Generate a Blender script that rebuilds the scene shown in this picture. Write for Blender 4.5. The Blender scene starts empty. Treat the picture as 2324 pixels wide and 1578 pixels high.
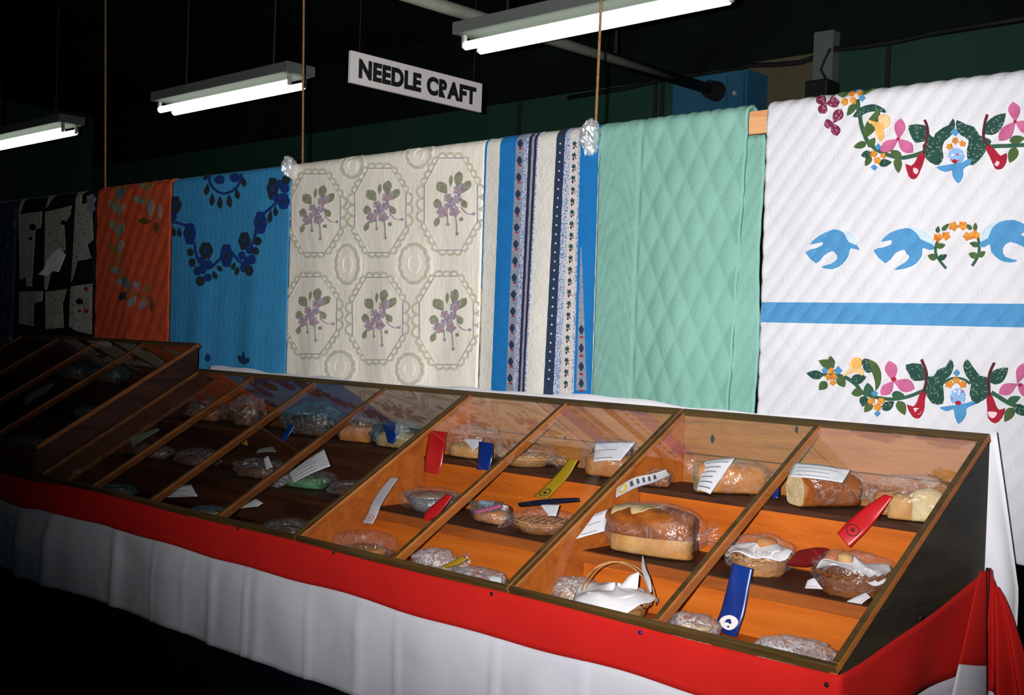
import bpy, bmesh, math, random
from mathutils import Vector, noise
from mathutils.geometry import delaunay_2d_cdt
random.seed(7)
SC = bpy.context.scene
COL = SC.collection

# ------------------------------------------------------------------ camera
FPX, CX, CY = 2641.55, 1162.0, 789.0          # focal length and centre in pixels of a 2324 x 1578 frame
YAW, PITCH, ROLL = 0.758280, -0.010510, 0.034356
EYE = Vector((0.0, 0.0, 1.60))
_cy, _sy, _cp, _sp, _cr, _sr = math.cos(YAW), math.sin(YAW), math.cos(PITCH), math.sin(PITCH), math.cos(ROLL), math.sin(ROLL)
FW = Vector((-_sy*_cp, _cy*_cp, _sp)); _r = Vector((_cy, _sy, 0)); _u = _r.cross(FW)
RT = _cr*_r + _sr*_u; UP = -_sr*_r + _cr*_u
cam_d = bpy.data.cameras.new('camera'); cam_d.sensor_width = 36.0; cam_d.lens = 36.0*FPX/2324.0
cam_d.clip_start = 0.05; cam_d.clip_end = 60
cam = bpy.data.objects.new('camera', cam_d); COL.objects.link(cam)
from mathutils import Matrix
m3 = Matrix((RT, UP, -FW)).transposed()
cam.matrix_world = Matrix.Translation(EYE) @ m3.to_4x4()
SC.camera = cam
# ------------------------------------------------------------------ world, flash, exposure
w = bpy.data.worlds.new('hall_air'); SC.world = w; w.use_nodes = True
w.node_tree.nodes['Background'].inputs[0].default_value = (0.55, 0.90, 1.0, 1)
w.node_tree.nodes['Background'].inputs[1].default_value = 0.022
fl_d = bpy.data.lights.new('camera_flash', 'SPOT'); fl_d.energy = 1190; fl_d.color = (1.0, 0.97, 0.94)
fl_d.shadow_soft_size = 0.018; fl_d.spot_size = math.radians(69); fl_d.spot_blend = 1.0
fl = bpy.data.objects.new('camera_flash', fl_d); COL.objects.link(fl)
fdir = (FW + RT*0.11 + UP*0.14).normalized(); frt = fdir.cross(UP).normalized(); fup = frt.cross(fdir)
fl.matrix_world = Matrix.Translation(EYE - RT*0.10 + UP*0.04) @ Matrix((frt, fup, -fdir)).transposed().to_4x4()
SC.view_settings.view_transform = 'Standard'; SC.view_settings.look = 'None'
SC.view_settings.exposure = 0.0; SC.view_settings.gamma = 1.0; SC.view_settings.use_curve_mapping = False
SC.cycles.transparent_max_bounces = 32
SC.cycles.max_bounces = 8

def P(px, py, x=None, y=None, z=None):
    """point where the sight line of a photo pixel meets a plane of the place"""
    d = FW + RT*((px-CX)/FPX) - UP*((py-CY)/FPX)
    if x is not None: s = (x-EYE.x)/d.x
    elif y is not None: s = (y-EYE.y)/d.y
    else: s = (z-EYE.z)/d.z
    return EYE + d*s

# ------------------------------------------------------------------ materials
MATS = {}
def L(c):
    return tuple(((v/255)/12.92 if v <= 10 else (((v/255)+.055)/1.055)**2.4) for v in c)
class NT:
    def __init__(s, name):
        s.m = bpy.data.materials.new(name); s.m.use_nodes = True; s.t = s.m.node_tree; s.n = s.t.nodes
        s.b = s.n['Principled BSDF']; s.out = s.n['Material Output']
        MATS[name] = s.m
    def new(s, typ, **kw):
        n = s.n.new(typ)
        for k, v in kw.items():
            if k.startswith('i_'):
                key = k[2:]; key = int(key) if key.isdigit() else key.replace('_', ' ')
                n.inputs[key].default_value = v
            else: setattr(n, k, v)
        return n
    def link(s, a, b): s.t.links.new(a, b)
    def ramp(s, fac, stops, interp='LINEAR'):
        r = s.new('ShaderNodeValToRGB'); r.color_ramp.interpolation = interp
        e = r.color_ramp.elements
        while len(e) < len(stops): e.new(0.5)
        for i, (p, c) in enumerate(stops): e[i].position = p; e[i].color = (*c[:3], 1)
        s.link(fac, r.inputs[0]); return r.outputs[0]
    def coords(s, scale=(1,1,1), kind='Object', rot=(0,0,0)):
        tc = s.new('ShaderNodeTexCoord'); mp = s.new('ShaderNodeMapping')
        mp.inputs['Scale'].default_value = scale; mp.inputs['Rotation'].default_value = rot
        s.link(tc.outputs[kind], mp.inputs[0]); return mp.outputs[0]
    def bump(s, h, strength, dist=0.01):
        b = s.new('ShaderNodeBump'); b.inputs['Strength'].default_value = strength; b.inputs['Distance'].default_value = dist
        s.link(h, b.inputs['Height']); s.link(b.outputs[0], s.b.inputs['Normal'])
def pm(name, c, rough=0.8, c2=None, ns=20.0, spec=0.3, bump=0.0, bs=60.0, scale=(1,1,1), metal=0.0, sheen=0.0):
    """plain colour with a second tone through noise and a fine noise relief"""
    k = NT(name); b = k.b
    b.inputs['Base Color'].default_value = (*c, 1); b.inputs['Roughness'].default_value = rough
    b.inputs['Specular IOR Level'].default_value = spec; b.inputs['Metallic'].default_value = metal
    if sheen: b.inputs['Sheen Weight'].default_value = sheen
    if c2 is not None or bump: co = k.coords(scale)
    if c2 is not None:
        n = k.new('ShaderNodeTexNoise', i_Scale=ns, i_Detail=5.0); k.link(co, n.inputs[0])
        k.link(k.ramp(n.outputs[0], [(0.35, c), (0.68, c2)]), b.inputs['Base Color'])
    if bump:
        n = k.new('ShaderNodeTexNoise', i_Scale=bs, i_Detail=4.0); k.link(co, n.inputs[0])
        k.bump(n.outputs[0], bump)
    return k.m
def wood(name, dark, mid, light, axis='x', rough=0.55, spec=0.3, knots=True, ringscale=9.0):
    k = NT(name); k.b.inputs['Roughness'].default_value = rough; k.b.inputs['Specular IOR Level'].default_value = spec
    sc = {'x': (0.6, 7, 7), 'y': (7, 0.6, 7), 'z': (7, 7, 0.6)}[axis]
    co = k.coords(sc)
    n = k.new('ShaderNodeTexNoise', i_Scale=2.2, i_Detail=8.0, i_Roughness=0.62, i_Distortion=0.6); k.link(co, n.inputs[0])
    wv = k.new('ShaderNodeTexNoise', i_Scale=ringscale, i_Detail=3.0, i_Distortion=1.5); k.link(co, wv.inputs[0])
    mx = k.new('ShaderNodeMath', operation='MULTIPLY_ADD'); k.link(wv.outputs[0], mx.inputs[0]); mx.inputs[1].default_value = 0.4
    k.link(n.outputs[0], mx.inputs[2])
    colr = k.ramp(mx.outputs[0], [(0.48, dark), (0.66, mid), (0.9, light)])
    if knots:
        v = k.new('ShaderNodeTexVoronoi', i_Scale=0.9); k.link(k.coords({'x': (2.2, 5, 5), 'y': (5, 2.2, 5), 'z': (5, 5, 2.2)}[axis]), v.inputs[0])
        kf = k.ramp(v.outputs['Distance'], [(0.035, (1,1,1)), (0.075, (0,0,0))])
        mm = k.new('ShaderNodeMixRGB'); k.link(kf, mm.inputs[0]); k.link(colr, mm.inputs[1]); mm.inputs[2].default_value = (*[c*0.35 for c in dark], 1)
        colr = mm.outputs[0]
    k.link(colr, k.b.inputs['Base Color']); k.bump(n.outputs[0], 0.25, 0.004)
    return k.m
def clear_film(name, f0, gain, haze, hazecol, wrinkle_shine, rough, bumps, tint=(1,1,1), dist=0.02):
    """thin clear sheet: straight-through light, mirror part growing at grazing angles, a trace of white haze with wrinkle shine painted in"""
    k = NT(name); k.n.remove(k.b)
    tr = k.new('ShaderNodeBsdfTransparent'); tr.inputs[0].default_value = (*tint, 1)
    gl = k.new('ShaderNodeBsdfGlossy'); gl.inputs['Roughness'].default_value = rough; gl.inputs[0].default_value = (1,1,1,1)
    lw = k.new('ShaderNodeLayerWeight', i_Blend=0.5)
    pw = k.new('ShaderNodeMath', operation='POWER'); k.link(lw.outputs['Facing'], pw.inputs[0]); pw.inputs[1].default_value = 5.0
    ma = k.new('ShaderNodeMath', operation='MULTIPLY_ADD'); k.link(pw.outputs[0], ma.inputs[0]); ma.inputs[1].default_value = gain; ma.inputs[2].default_value = f0
    ma.use_clamp = True
    first = tr.outputs[0]
    if haze:
        df = k.new('ShaderNodeBsdfDiffuse'); df.inputs[0].default_value = (*hazecol, 1)
        mh = k.new('ShaderNodeMixShader'); k.link(tr.outputs[0], mh.inputs[1]); k.link(df.outputs[0], mh.inputs[2])
        if wrinkle_shine:
            n = k.new('ShaderNodeTexNoise', i_Scale=wrinkle_shine, i_Detail=3.0, i_Roughness=0.5, i_Distortion=1.2); k.link(k.coords(), n.inputs[0])
            rp = k.ramp(n.outputs[0], [(0.455, (haze*.8,)*3), (0.5, (min(0.6, haze*7),)*3), (0.545, (haze*.8,)*3), (0.75, (min(0.6, haze*3),)*3)]); k.link(rp, mh.inputs[0])  # pale lines painted into the haze imitate shine on wrinkled film
        else: mh.inputs[0].default_value = haze
        first = mh.outputs[0]
    mx = k.new('ShaderNodeMixShader'); k.link(ma.outputs[0], mx.inputs[0]); k.link(first, mx.inputs[1]); k.link(gl.outputs[0], mx.inputs[2])
    if bumps:
        n2 = k.new('ShaderNodeTexNoise', i_Scale=bumps, i_Detail=5.0); k.link(k.coords(), n2.inputs[0])
        b = k.new('ShaderNodeBump', i_Strength=1.0, i_Distance=dist); k.link(n2.outputs[0], b.inputs['Height']); k.link(b.outputs[0], gl.inputs['Normal'])
    k.link(mx.outputs[0], k.out.inputs[0])
    return k.m
def dotted(name, base, dot, scale, size=0.28, c3=None, rough=0.85):
    """small printed motif scattered on cloth"""
    k = NT(name); k.b.inputs['Roughness'].default_value = rough; k.b.inputs['Specular IOR Level'].default_value = 0.15
    v = k.new('ShaderNodeTexVoronoi', i_Scale=scale); k.link(k.coords((1, 0.0, 1)), v.inputs[0])
    f = k.ramp(v.outputs['Distance'], [(size, (1,1,1)), (size+0.1, (0,0,0))])
    mm = k.new('ShaderNodeMixRGB'); k.link(f, mm.inputs[0]); mm.inputs[1].default_value = (*base, 1); mm.inputs[2].default_value = (*dot, 1)
    if c3:
        sp = k.new('ShaderNodeSeparateColor'); k.link(v.outputs['Color'], sp.inputs[0])
        k.link(k.ramp(sp.outputs[0], [(0.5, dot), (0.52, c3)], 'CONSTANT'), mm.inputs[2])
    k.link(mm.outputs[0], k.b.inputs['Base Color'])
    return k.m
def beads(name, base, dot, per_m, c3=None, zoff=0.0):
    """row of printed motifs repeating down a ribbon of cloth"""
    k = NT(name); k.b.inputs['Roughness'].default_value = 0.85; k.b.inputs['Specular IOR Level'].default_value = 0.15
    tc = k.new('ShaderNodeTexCoord'); sx = k.new('ShaderNodeSeparateXYZ'); k.link(tc.outputs['Object'], sx.inputs[0])
    a = k.new('ShaderNodeMath', operation='MULTIPLY'); k.link(sx.outputs[2], a.inputs[0]); a.inputs[1].default_value = per_m
    fr = k.new('ShaderNodeMath', operation='FRACT'); k.link(a.outputs[0], fr.inputs[0])
    n = k.new('ShaderNodeTexNoise', i_Scale=160.0, i_Detail=2.0); k.link(tc.outputs['Object'], n.inputs[0])
    ad = k.new('ShaderNodeMath', operation='MULTIPLY_ADD'); k.link(n.outputs[0], ad.inputs[0]); ad.inputs[1].default_value = 0.5; k.link(fr.outputs[0], ad.inputs[2])
    st = [(0.0, base), (0.45, dot), (0.95, base)] if not c3 else [(0.0, base), (0.42, dot), (0.72, c3), (0.95, base)]
    k.link(k.ramp(ad.outputs[0], st, 'CONSTANT'), k.b.inputs['Base Color'])
    return k.m
def emit(name, c, s):
    k = NT(name); k.b.inputs['Base Color'].default_value = (*c, 1); k.b.inputs['Emission Color'].default_value = (*c, 1); k.b.inputs['Emission Strength'].default_value = s
    return k.m

pm('ceiling_paint', (0.002, 0.0042, 0.0036), 0.95, (0.0038, 0.0075, 0.006), 3, spec=0.1)
pm('floor_concrete', (0.014, 0.016, 0.017), 0.85, (0.022, 0.024, 0.024), 4)
pm('wall_green', (0.012, 0.040, 0.029), 0.9, (0.016, 0.047, 0.034), 2, spec=0.1)
pm('batten_dark', (0.006, 0.012, 0.009), 0.9)
pm('wall_tan', (0.07, 0.06, 0.03), 0.9, (0.055, 0.05, 0.028), 3)
pm('cabinet_blue', (0.016, 0.085, 0.15), 0.8, (0.013, 0.065, 0.12), 4, spec=0.15)
pm('post_grey', (0.075, 0.10, 0.09), 0.8)
pm('black_rubber', (0.004, 0.004, 0.005), 0.7)
pm('pipe_grey', (0.26, 0.27, 0.23), 0.7, (0.20, 0.22, 0.19), 8, spec=0.2)
pm('lamp_housing', (0.10, 0.11, 0.105), 0.8, spec=0.15)
pm('lamp_socket', (0.30, 0.32, 0.27), 0.6)
emit('lamp_tube', (0.92, 1.0, 0.86), 4.0)
pm('sign_white', (0.62, 0.58, 0.60), 0.7)
pm('sign_black', (0.006, 0.010, 0.010), 0.6)
pm('wire_dark', (0.01, 0.01, 0.01), 0.6)
pm('rope_jute', (0.36, 0.19, 0.09), 0.9, (0.22, 0.11, 0.05), 60)
pm('foil', (0.85, 0.87, 0.92), 0.34, metal=0.75)
wood('rail_wood', (0.42, 0.18, 0.075), (0.58, 0.28, 0.13), (0.66, 0.36, 0.18), 'x', knots=False)
wood('case_inside', (0.28, 0.066, 0.010), (0.41, 0.105, 0.014), (0.50, 0.145, 0.022), 'x')
wood('case_back', (0.20, 0.065, 0.016), (0.31, 0.115, 0.026), (0.39, 0.155, 0.036), 'x')
wood('case_riser', (0.42, 0.090, 0.008), (0.54, 0.125, 0.010), (0.60, 0.155, 0.014), 'x')
wood('case_shelf', (0.030, 0.010, 0.005), (0.060, 0.020, 0.009), (0.085, 0.030, 0.013), 'x', rough=0.6)
wood('case_nosing', (0.24, 0.060, 0.011), (0.33, 0.085, 0.014), (0.38, 0.11, 0.02), 'x', knots=False)
wood('frame_side', (0.24, 0.070, 0.014), (0.34, 0.105, 0.022), (0.40, 0.14, 0.030), 'y', knots=False)
wood('frame_weathered', (0.032, 0.020, 0.007), (0.066, 0.038, 0.010), (0.10, 0.056, 0.016), 'x', knots=False)
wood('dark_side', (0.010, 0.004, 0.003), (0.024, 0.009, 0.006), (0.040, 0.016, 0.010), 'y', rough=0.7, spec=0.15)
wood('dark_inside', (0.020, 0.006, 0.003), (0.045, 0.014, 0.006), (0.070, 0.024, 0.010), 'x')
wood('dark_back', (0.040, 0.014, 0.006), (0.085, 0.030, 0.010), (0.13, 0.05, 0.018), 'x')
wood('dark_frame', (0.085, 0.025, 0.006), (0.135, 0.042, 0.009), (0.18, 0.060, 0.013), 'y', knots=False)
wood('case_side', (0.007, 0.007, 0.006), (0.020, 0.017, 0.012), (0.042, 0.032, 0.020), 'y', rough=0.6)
clear_film('pane_glass', 0.048, 0.95, 0, None, 0, 0.0, 0)
clear_film('bag_film', 0.040, 0.20, 0.022, (0.9, 0.9, 0.95), 16, 0.13, 30, dist=0.012)
clear_film('bag_film_dense', 0.06, 0.3, 0.11, (0.88, 0.89, 0.95), 22, 0.15, 38, (0.94, 0.96, 0.98), dist=0.012)
clear_film('bag_film_blue', 0.05, 0.3, 0.05, (0.30, 0.50, 0.56), 28, 0.15, 34, (0.8, 0.9, 0.95), dist=0.012)
pm('paper_white', (0.62, 0.63, 0.68), 0.8)
pm('paper_ink', (0.16, 0.17, 0.22), 0.8)
pm('crust_brown', (0.36, 0.105, 0.015), 0.5, (0.15, 0.032, 0.004), 14, bump=0.5, bs=50)
pm('crust_golden', (0.52, 0.23, 0.055), 0.6, (0.32, 0.10, 0.016), 12, bump=0.4, bs=50)
pm('crust_pale', (0.60, 0.36, 0.13), 0.65, (0.46, 0.21, 0.055), 12, bump=0.4, bs=50)
pm('crust_dark', (0.055, 0.018, 0.008), 0.6, (0.11, 0.04, 0.015), 14, bump=0.4, bs=50)
pm('crumb', (0.72, 0.60, 0.36), 0.9, (0.62, 0.47, 0.24), 40, bump=0.5, bs=140)
pm('icing', (0.50, 0.38, 0.22), 0.7, (0.42, 0.28, 0.13), 30, bump=0.4, bs=60)
pm('cookie', (0.62, 0.42, 0.20), 0.75, (0.40, 0.21, 0.08), 30, bump=0.5, bs=60)
pm('linen', (0.78, 0.78, 0.82), 0.9, (0.70, 0.70, 0.76), 14, bump=0.2, bs=240)
pm('wicker', (0.42, 0.21, 0.075), 0.6, (0.28, 0.12, 0.035), 60, bump=0.3, bs=90)
pm('wicker_dark', (0.22, 0.075, 0.02), 0.6, (0.13, 0.04, 0.012), 60, bump=0.3, bs=90)
pm('foil_dish', (0.42, 0.44, 0.48), 0.3, (0.30, 0.32, 0.36), 30, metal=0.5, bump=0.5, bs=40)
pm('pie_fill', (0.34, 0.22, 0.14), 0.6, (0.20, 0.10, 0.06), 25)
pm('candy_mix', (0.55, 0.50, 0.48), 0.5, (0.06, 0.10, 0.16), 30)
pm('candy_red', (0.50, 0.03, 0.05), 0.45)
pm('green_cake', (0.05, 0.17, 0.06), 0.5, (0.10, 0.28, 0.12), 60)
pm('ribbon_red', (0.52, 0.012, 0.018), 0.32, (0.44, 0.008, 0.012), 10, spec=0.6)
pm('ribbon_wine', (0.16, 0.006, 0.008), 0.45, spec=0.4)
pm('ribbon_blue', (0.006, 0.035, 0.24), 0.3, (0.004, 0.022, 0.17), 10, spec=0.6)
pm('ribbon_navy', (0.004, 0.008, 0.03), 0.5)
pm('ribbon_yellow', (0.36, 0.24, 0.010), 0.45, (0.28, 0.18, 0.008), 10)
pm('ribbon_silver', (0.42, 0.43, 0.48), 0.4, (0.50, 0.50, 0.54), 10, spec=0.5)
pm('print_dark_red', (0.07, 0.004, 0.006), 0.6)
pm('print_rose', (0.55, 0.16, 0.16), 0.6)
pm('print_white', (0.85, 0.80, 0.82), 0.3)
pm('print_gold', (0.50, 0.36, 0.03), 0.6)
pm('print_ink', (0.05, 0.05, 0.09), 0.6)
pm('bunting_red', (0.50, 0.012, 0.009), 0.85, (0.45, 0.010, 0.008), 5, spec=0.15, bump=0.12, bs=260)
pm('bunting_white', (0.60, 0.60, 0.67), 0.88, (0.54, 0.545, 0.62), 5, spec=0.15, bump=0.12, bs=260)
pm('bunting_navy', (0.0018, 0.0024, 0.007), 0.9, spec=0.08)
pm('backing_white', (0.72, 0.72, 0.78), 0.9, (0.66, 0.66, 0.73), 5, bump=0.1, bs=200)
pm('tack_black', (0.01, 0.008, 0.01), 0.35)
pm('tack_blue', (0.01, 0.01, 0.16), 0.35)
pm('table_wood', (0.10, 0.06, 0.03), 0.7)
# quilt cloths
pm('quilt_white', (0.575, 0.58, 0.62), 0.92, (0.54, 0.545, 0.59), 6, spec=0.1, bump=0.25, bs=110)
pm('quilt_green', (0.20, 0.40, 0.345), 0.92, (0.175, 0.36, 0.31), 7, spec=0.1, bump=0.3, bs=100)
pm('quilt_cream', (0.87, 0.83, 0.745), 0.92, (0.79, 0.75, 0.66), 9, spec=0.1, bump=0.25, bs=46, scale=(1.6, 1, 0.35))
pm('quilt_blue', (0.048, 0.30, 0.60), 0.92, (0.042, 0.265, 0.54), 10, spec=0.1, bump=0.5, bs=70)
pm('quilt_orange', (0.60, 0.09, 0.036), 0.92, (0.46, 0.066, 0.026), 14, spec=0.1, bump=0.4, bs=60)
pm('quilt_black', (0.008, 0.009, 0.013), 0.9, spec=0.1)
dotted('quilt_navy_print', (0.022, 0.036, 0.075), (0.12, 0.16, 0.21), 13, 0.22, (0.03, 0.05, 0.10))
pm('stripe_cream', (0.66, 0.645, 0.60), 0.92, (0.61, 0.595, 0.55), 12, spec=0.1, bump=0.4, bs=60)
pm('stripe_blue', (0.014, 0.165, 0.46), 0.9, (0.012, 0.15, 0.43), 12, spec=0.1)
dotted('stripe_rosebud', (0.27, 0.28, 0.34), (0.09, 0.13, 0.24), 190, 0.3)
pm('motif_navy', (0.016, 0.032, 0.085), 0.9)
pm('motif_red', (0.30, 0.03, 0.05), 0.9)
pm('motif_green', (0.018, 0.06, 0.085), 0.9)
dotted('stripe_dots', (0.46, 0.50, 0.60), (0.05, 0.12, 0.36), 150, 0.36)
pm('stripe_navy', (0.016, 0.022, 0.06), 0.9)
pm('stripe_mauve', (0.34, 0.30, 0.36), 0.9, (0.26, 0.23, 0.32), 120)
pm('stripe_diamonds', (0.014, 0.026, 0.065), 0.9, (0.022, 0.040, 0.09), 160)
dotted('stripe_sprigs', (0.60, 0.57, 0.54), (0.20, 0.22, 0.28), 150, 0.22, (0.45, 0.12, 0.12))
# applique cloths
pm('ap_stem', (0.026, 0.085, 0.048), 0.9)
pm('ap_leaf', (0.060, 0.105, 0.032), 0.9, (0.045, 0.085, 0.030), 30)
dotted('ap_calico', (0.018, 0.058, 0.047), (0.15, 0.21, 0.18), 120, 0.24)
dotted('ap_grape', (0.14, 0.022, 0.055), (0.36, 0.15, 0.22), 105, 0.28)
pm('ap_yellow', (0.58, 0.28, 0.035), 0.9, (0.48, 0.11, 0.022), 90)
pm('ap_peach', (0.64, 0.40, 0.17), 0.9, (0.64, 0.46, 0.26), 20)
pm('ap_gold', (0.66, 0.35, 0.09), 0.9)
pm('ap_pink', (0.46, 0.115, 0.25), 0.9, (0.39, 0.085, 0.20), 25)
pm('ap_red', (0.32, 0.010, 0.030), 0.9, (0.26, 0.008, 0.022), 30)
pm('ap_maroon', (0.085, 0.012, 0.020), 0.9)
pm('ap_blush', (0.72, 0.50, 0.54), 0.9)
pm('ap_sky', (0.066, 0.24, 0.47), 0.9, (0.055, 0.21, 0.42), 25, bump=0.2, bs=60)
pm('ap_pale', (0.45, 0.56, 0.65), 0.9)
dotted('ap_bluecalico', (0.20, 0.36, 0.62), (0.62, 0.62, 0.72), 90, 0.3, (0.40, 0.06, 0.14))
pm('bq_deep', (0.006, 0.030, 0.17), 0.9, (0.008, 0.042, 0.21), 30)
pm('bq_dark', (0.012, 0.024, 0.036), 0.9, (0.020, 0.034, 0.04), 50)
pm('oq_vine', (0.18, 0.13, 0.045), 0.9)
pm('oq_sage', (0.20, 0.235, 0.18), 0.9, (0.14, 0.19, 0.16), 60)
pm('oq_teal', (0.055, 0.115, 0.12), 0.9, (0.09, 0.15, 0.14), 60)
pm('oq_grey', (0.26, 0.25, 0.235), 0.9, (0.19, 0.18, 0.19), 60)
pm('oq_brown', (0.10, 0.055, 0.012), 0.9)
pm('oq_olive', (0.19, 0.13, 0.012), 0.9)
dotted('kq_print', (0.34, 0.36, 0.31), (0.06, 0.075, 0.085), 48, 0.24, (0.30, 0.12, 0.08))
pm('kq_purple', (0.16, 0.10, 0.20), 0.9, (0.34, 0.28, 0.34), 50)
pm('cq_line', (0.36, 0.33, 0.36), 0.9, (0.50, 0.46, 0.46), 60)
pm('cq_lace', (0.50, 0.50, 0.39), 0.9, (0.68, 0.655, 0.555), 120)
pm('cq_ghost', (0.84, 0.81, 0.73), 0.9)
pm('cq_leaf', (0.22, 0.235, 0.16), 0.9, (0.36, 0.37, 0.275), 60)
pm('cq_violet', (0.30, 0.235, 0.32), 0.9, (0.52, 0.45, 0.53), 70)
pm('cq_centre', (0.60, 0.24, 0.17), 0.9)

# ------------------------------------------------------------------ mesh helpers
class MB:
    def __init__(s): s.v = []; s.f = []; s.mi = []
    def add(s, vs, fs, mi=0):
        o = len(s.v); s.v += [tuple(p) for p in vs]; s.f += [tuple(i+o for i in q) for q in fs]; s.mi += [mi]*len(fs)
    def box(s, x0, x1, y0, y1, z0, z1, mi=0):
        s.add([(x, y, z) for x in (x0, x1) for y in (y0, y1) for z in (z0, z1)],
              [(0,1,3,2), (4,6,7,5), (0,4,5,1), (2,3,7,6), (0,2,6,4), (1,5,7,3)], mi)
    def obox(s, c, ax, ay, az, mi=0):
        c, ax, ay, az = Vector(c), Vector(ax), Vector(ay), Vector(az)
        s.add([c+ax*i+ay*j+az*k for i in (-1, 1) for j in (-1, 1) for k in (-1, 1)],
              [(0,1,3,2), (4,6,7,5), (0,4,5,1), (2,3,7,6), (0,2,6,4), (1,5,7,3)], mi)
    def prism(s, poly, axis, a, b, mi=0):
        """polygon in the other two axes pulled along axis x"""
        n = len(poly)
        s.add([(a, y, z) for y, z in poly] + [(b, y, z) for y, z in poly],
              [tuple(range(n)), tuple(range(2*n-1, n-1, -1))] + [(i, i+n, (i+1) % n+n, (i+1) % n) for i in range(n)], mi)
    def grid(s, fn, nu, nv, mi=0, closeu=False):
        vs = [fn(i/(nu if closeu else nu), j/nv) for j in range(nv+1) for i in range(nu if closeu else nu+1)]
        W = nu if closeu else nu+1
        fs = [(j*W+i, j*W+(i+1) % W, (j+1)*W+(i+1) % W, (j+1)*W+i) for j in range(nv) for i in range(nu)]
        s.add(vs, fs, mi)
    def lathe(s, prof, c, n=28, mi=0, wob=None, sx=1.0, sy=1.0, rz=0.0):
        c = Vector(c); k = len(prof); vs = []
        for j, (r, z) in enumerate(prof):
            for i in range(n):
                a = 2*math.pi*i/n; rr = r*(1+(wob(a, z) if wob else 0))
                x, y = rr*math.cos(a)*sx, rr*math.sin(a)*sy
                vs.append(c+Vector((x*math.cos(rz)-y*math.sin(rz), x*math.sin(rz)+y*math.cos(rz), z)))
        fs = [(j*n+i, j*n+(i+1) % n, (j+1)*n+(i+1) % n, (j+1)*n+i) for j in range(k-1) for i in range(n)]
        fs.append(tuple(range(n-1, -1, -1))); fs.append(tuple((k-1)*n+i for i in range(n)))
        s.add(vs, fs, mi)
    def tube(s, pts, r, n=8, mi=0, prof=None, twist=0.0):
        pts = [Vector(p) for p in pts]; vs = []; k = len(pts)
        ref = None; acc = 0.0
        for j in range(k):
            t = (pts[min(j+1, k-1)]-pts[max(j-1, 0)]).normalized()
            if ref is None:
                ref = Vector((0, 0, 1)) if abs(t.z) < 0.9 else Vector((1, 0, 0))
            a = (ref-t*ref.dot(t)).normalized(); b = t.cross(a); ref = a
            if j: acc += (pts[j]-pts[j-1]).length
            rr = r[j] if isinstance(r, (list, tuple)) else r
            for i in range(n):
                q = 2*math.pi*i/n
                q2 = q+twist*acc
                m = prof(q) if prof else 1.0
                vs.append(pts[j]+(a*math.cos(q2)+b*math.sin(q2))*rr*m)
        fs = [(j*n+i, j*n+(i+1) % n, (j+1)*n+(i+1) % n, (j+1)*n+i) for j in range(k-1) for i in range(n)]
        fs.append(tuple(range(n-1, -1, -1))); fs.append(tuple((k-1)*n+i for i in range(n)))
        s.add(vs, fs, mi)
    def build(s, name, mats, parent=None, smooth=False, label=None, cat=None, group=None, kind=None):
        if isinstance(mats, str): mats = [mats]
        me = bpy.data.meshes.new(name)
        off = Vector((0, 0, 0)); p = parent
        while p is not None: off += p.location; p = p.parent
        base = Vector((0, 0, 0))
        if parent is None and s.v:
            xs = [q[0] for q in s.v]; ys = [q[1] for q in s.v]; zs = [q[2] for q in s.v]
            base = Vector(((min(xs)+max(xs))/2, (min(ys)+max(ys))/2, min(zs)))
        o = off+base
        me.from_pydata([(q[0]-o.x, q[1]-o.y, q[2]-o.z) for q in s.v], [], s.f)
        for m in mats: me.materials.append(MATS[m])
        if len(mats) > 1: me.polygons.foreach_set('material_index', s.mi)
        me.polygons.foreach_set('use_smooth', [smooth]*len(me.polygons))
        me.update()
        ob = bpy.data.objects.new(name, me); COL.objects.link(ob)
        if parent is not None: ob.parent = parent
        ob.location = base
        tag(ob, label, cat, group, kind)
        return ob
def tag(o, label=None, cat=None, group=None, kind=None):
    if label: o['label'] = label
    if cat: o['category'] = cat
    if group: o['group'] = group
    if kind: o['kind'] = kind
def empty(name, loc, label, cat, group=None):
    e = bpy.data.objects.new(name, None); COL.objects.link(e); e.location = Vector(loc); e.empty_display_size = 0.05
    tag(e, label, cat, group); return e
def struct(mb, name, mat, smooth=False):
    return mb.build(name, mat, None, smooth, kind='structure')
def solid(o, t, off=-1.0):
    m = o.modifiers.new('thickness', 'SOLIDIFY'); m.thickness = t; m.offset = off
def recalc(o):
    bm = bmesh.new(); bm.from_mesh(o.data); bmesh.ops.recalc_face_normals(bm, faces=bm.faces); bm.to_mesh(o.data); bm.free()
def bevel(o, wd=0.004, seg=2):
    m = o.modifiers.new('edge', 'BEVEL'); m.width = wd; m.segments = seg; m.limit_method = 'ANGLE'
def N3(x, y, z): return noise.noise(Vector((x, y, z)))

# ------------------------------------------------------------------ the hall
RAILZ, QY = 2.455, 3.59
b = MB(); b.box(-13, 5, -4, 6.7, -0.1, 0); struct(b, 'floor', 'floor_concrete')
b = MB(); b.box(-13, 5, -4, 6.7, 4.0, 4.1); struct(b, 'ceiling', 'ceiling_paint')
b = MB(); b.box(-13, 5, 6.5, 6.7, 0, 3.40); wall = struct(b, 'wall_back', 'wall_green')
b = MB(); b.box(-13, 5, 6.475, 6.7, 3.40, 4.0); struct(b, 'trim_1', 'ceiling_paint')
b = MB(); b.box(-13.2, -13, -4, 6.7, 0, 4.1); struct(b, 'wall_left', 'wall_green')
for px in (1487, 1503, 1893, 2012, 705, 1180):
    q = P(px, 215, y=6.49); b = MB(); b.box(q.x-0.014, q.x+0.014, 6.485, 6.5, 0, 3.40); b.build('batten', 'batten_dark', wall)
q0, q1 = P(1700, 190, y=6.48), P(1850, 190, y=6.48)
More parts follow.
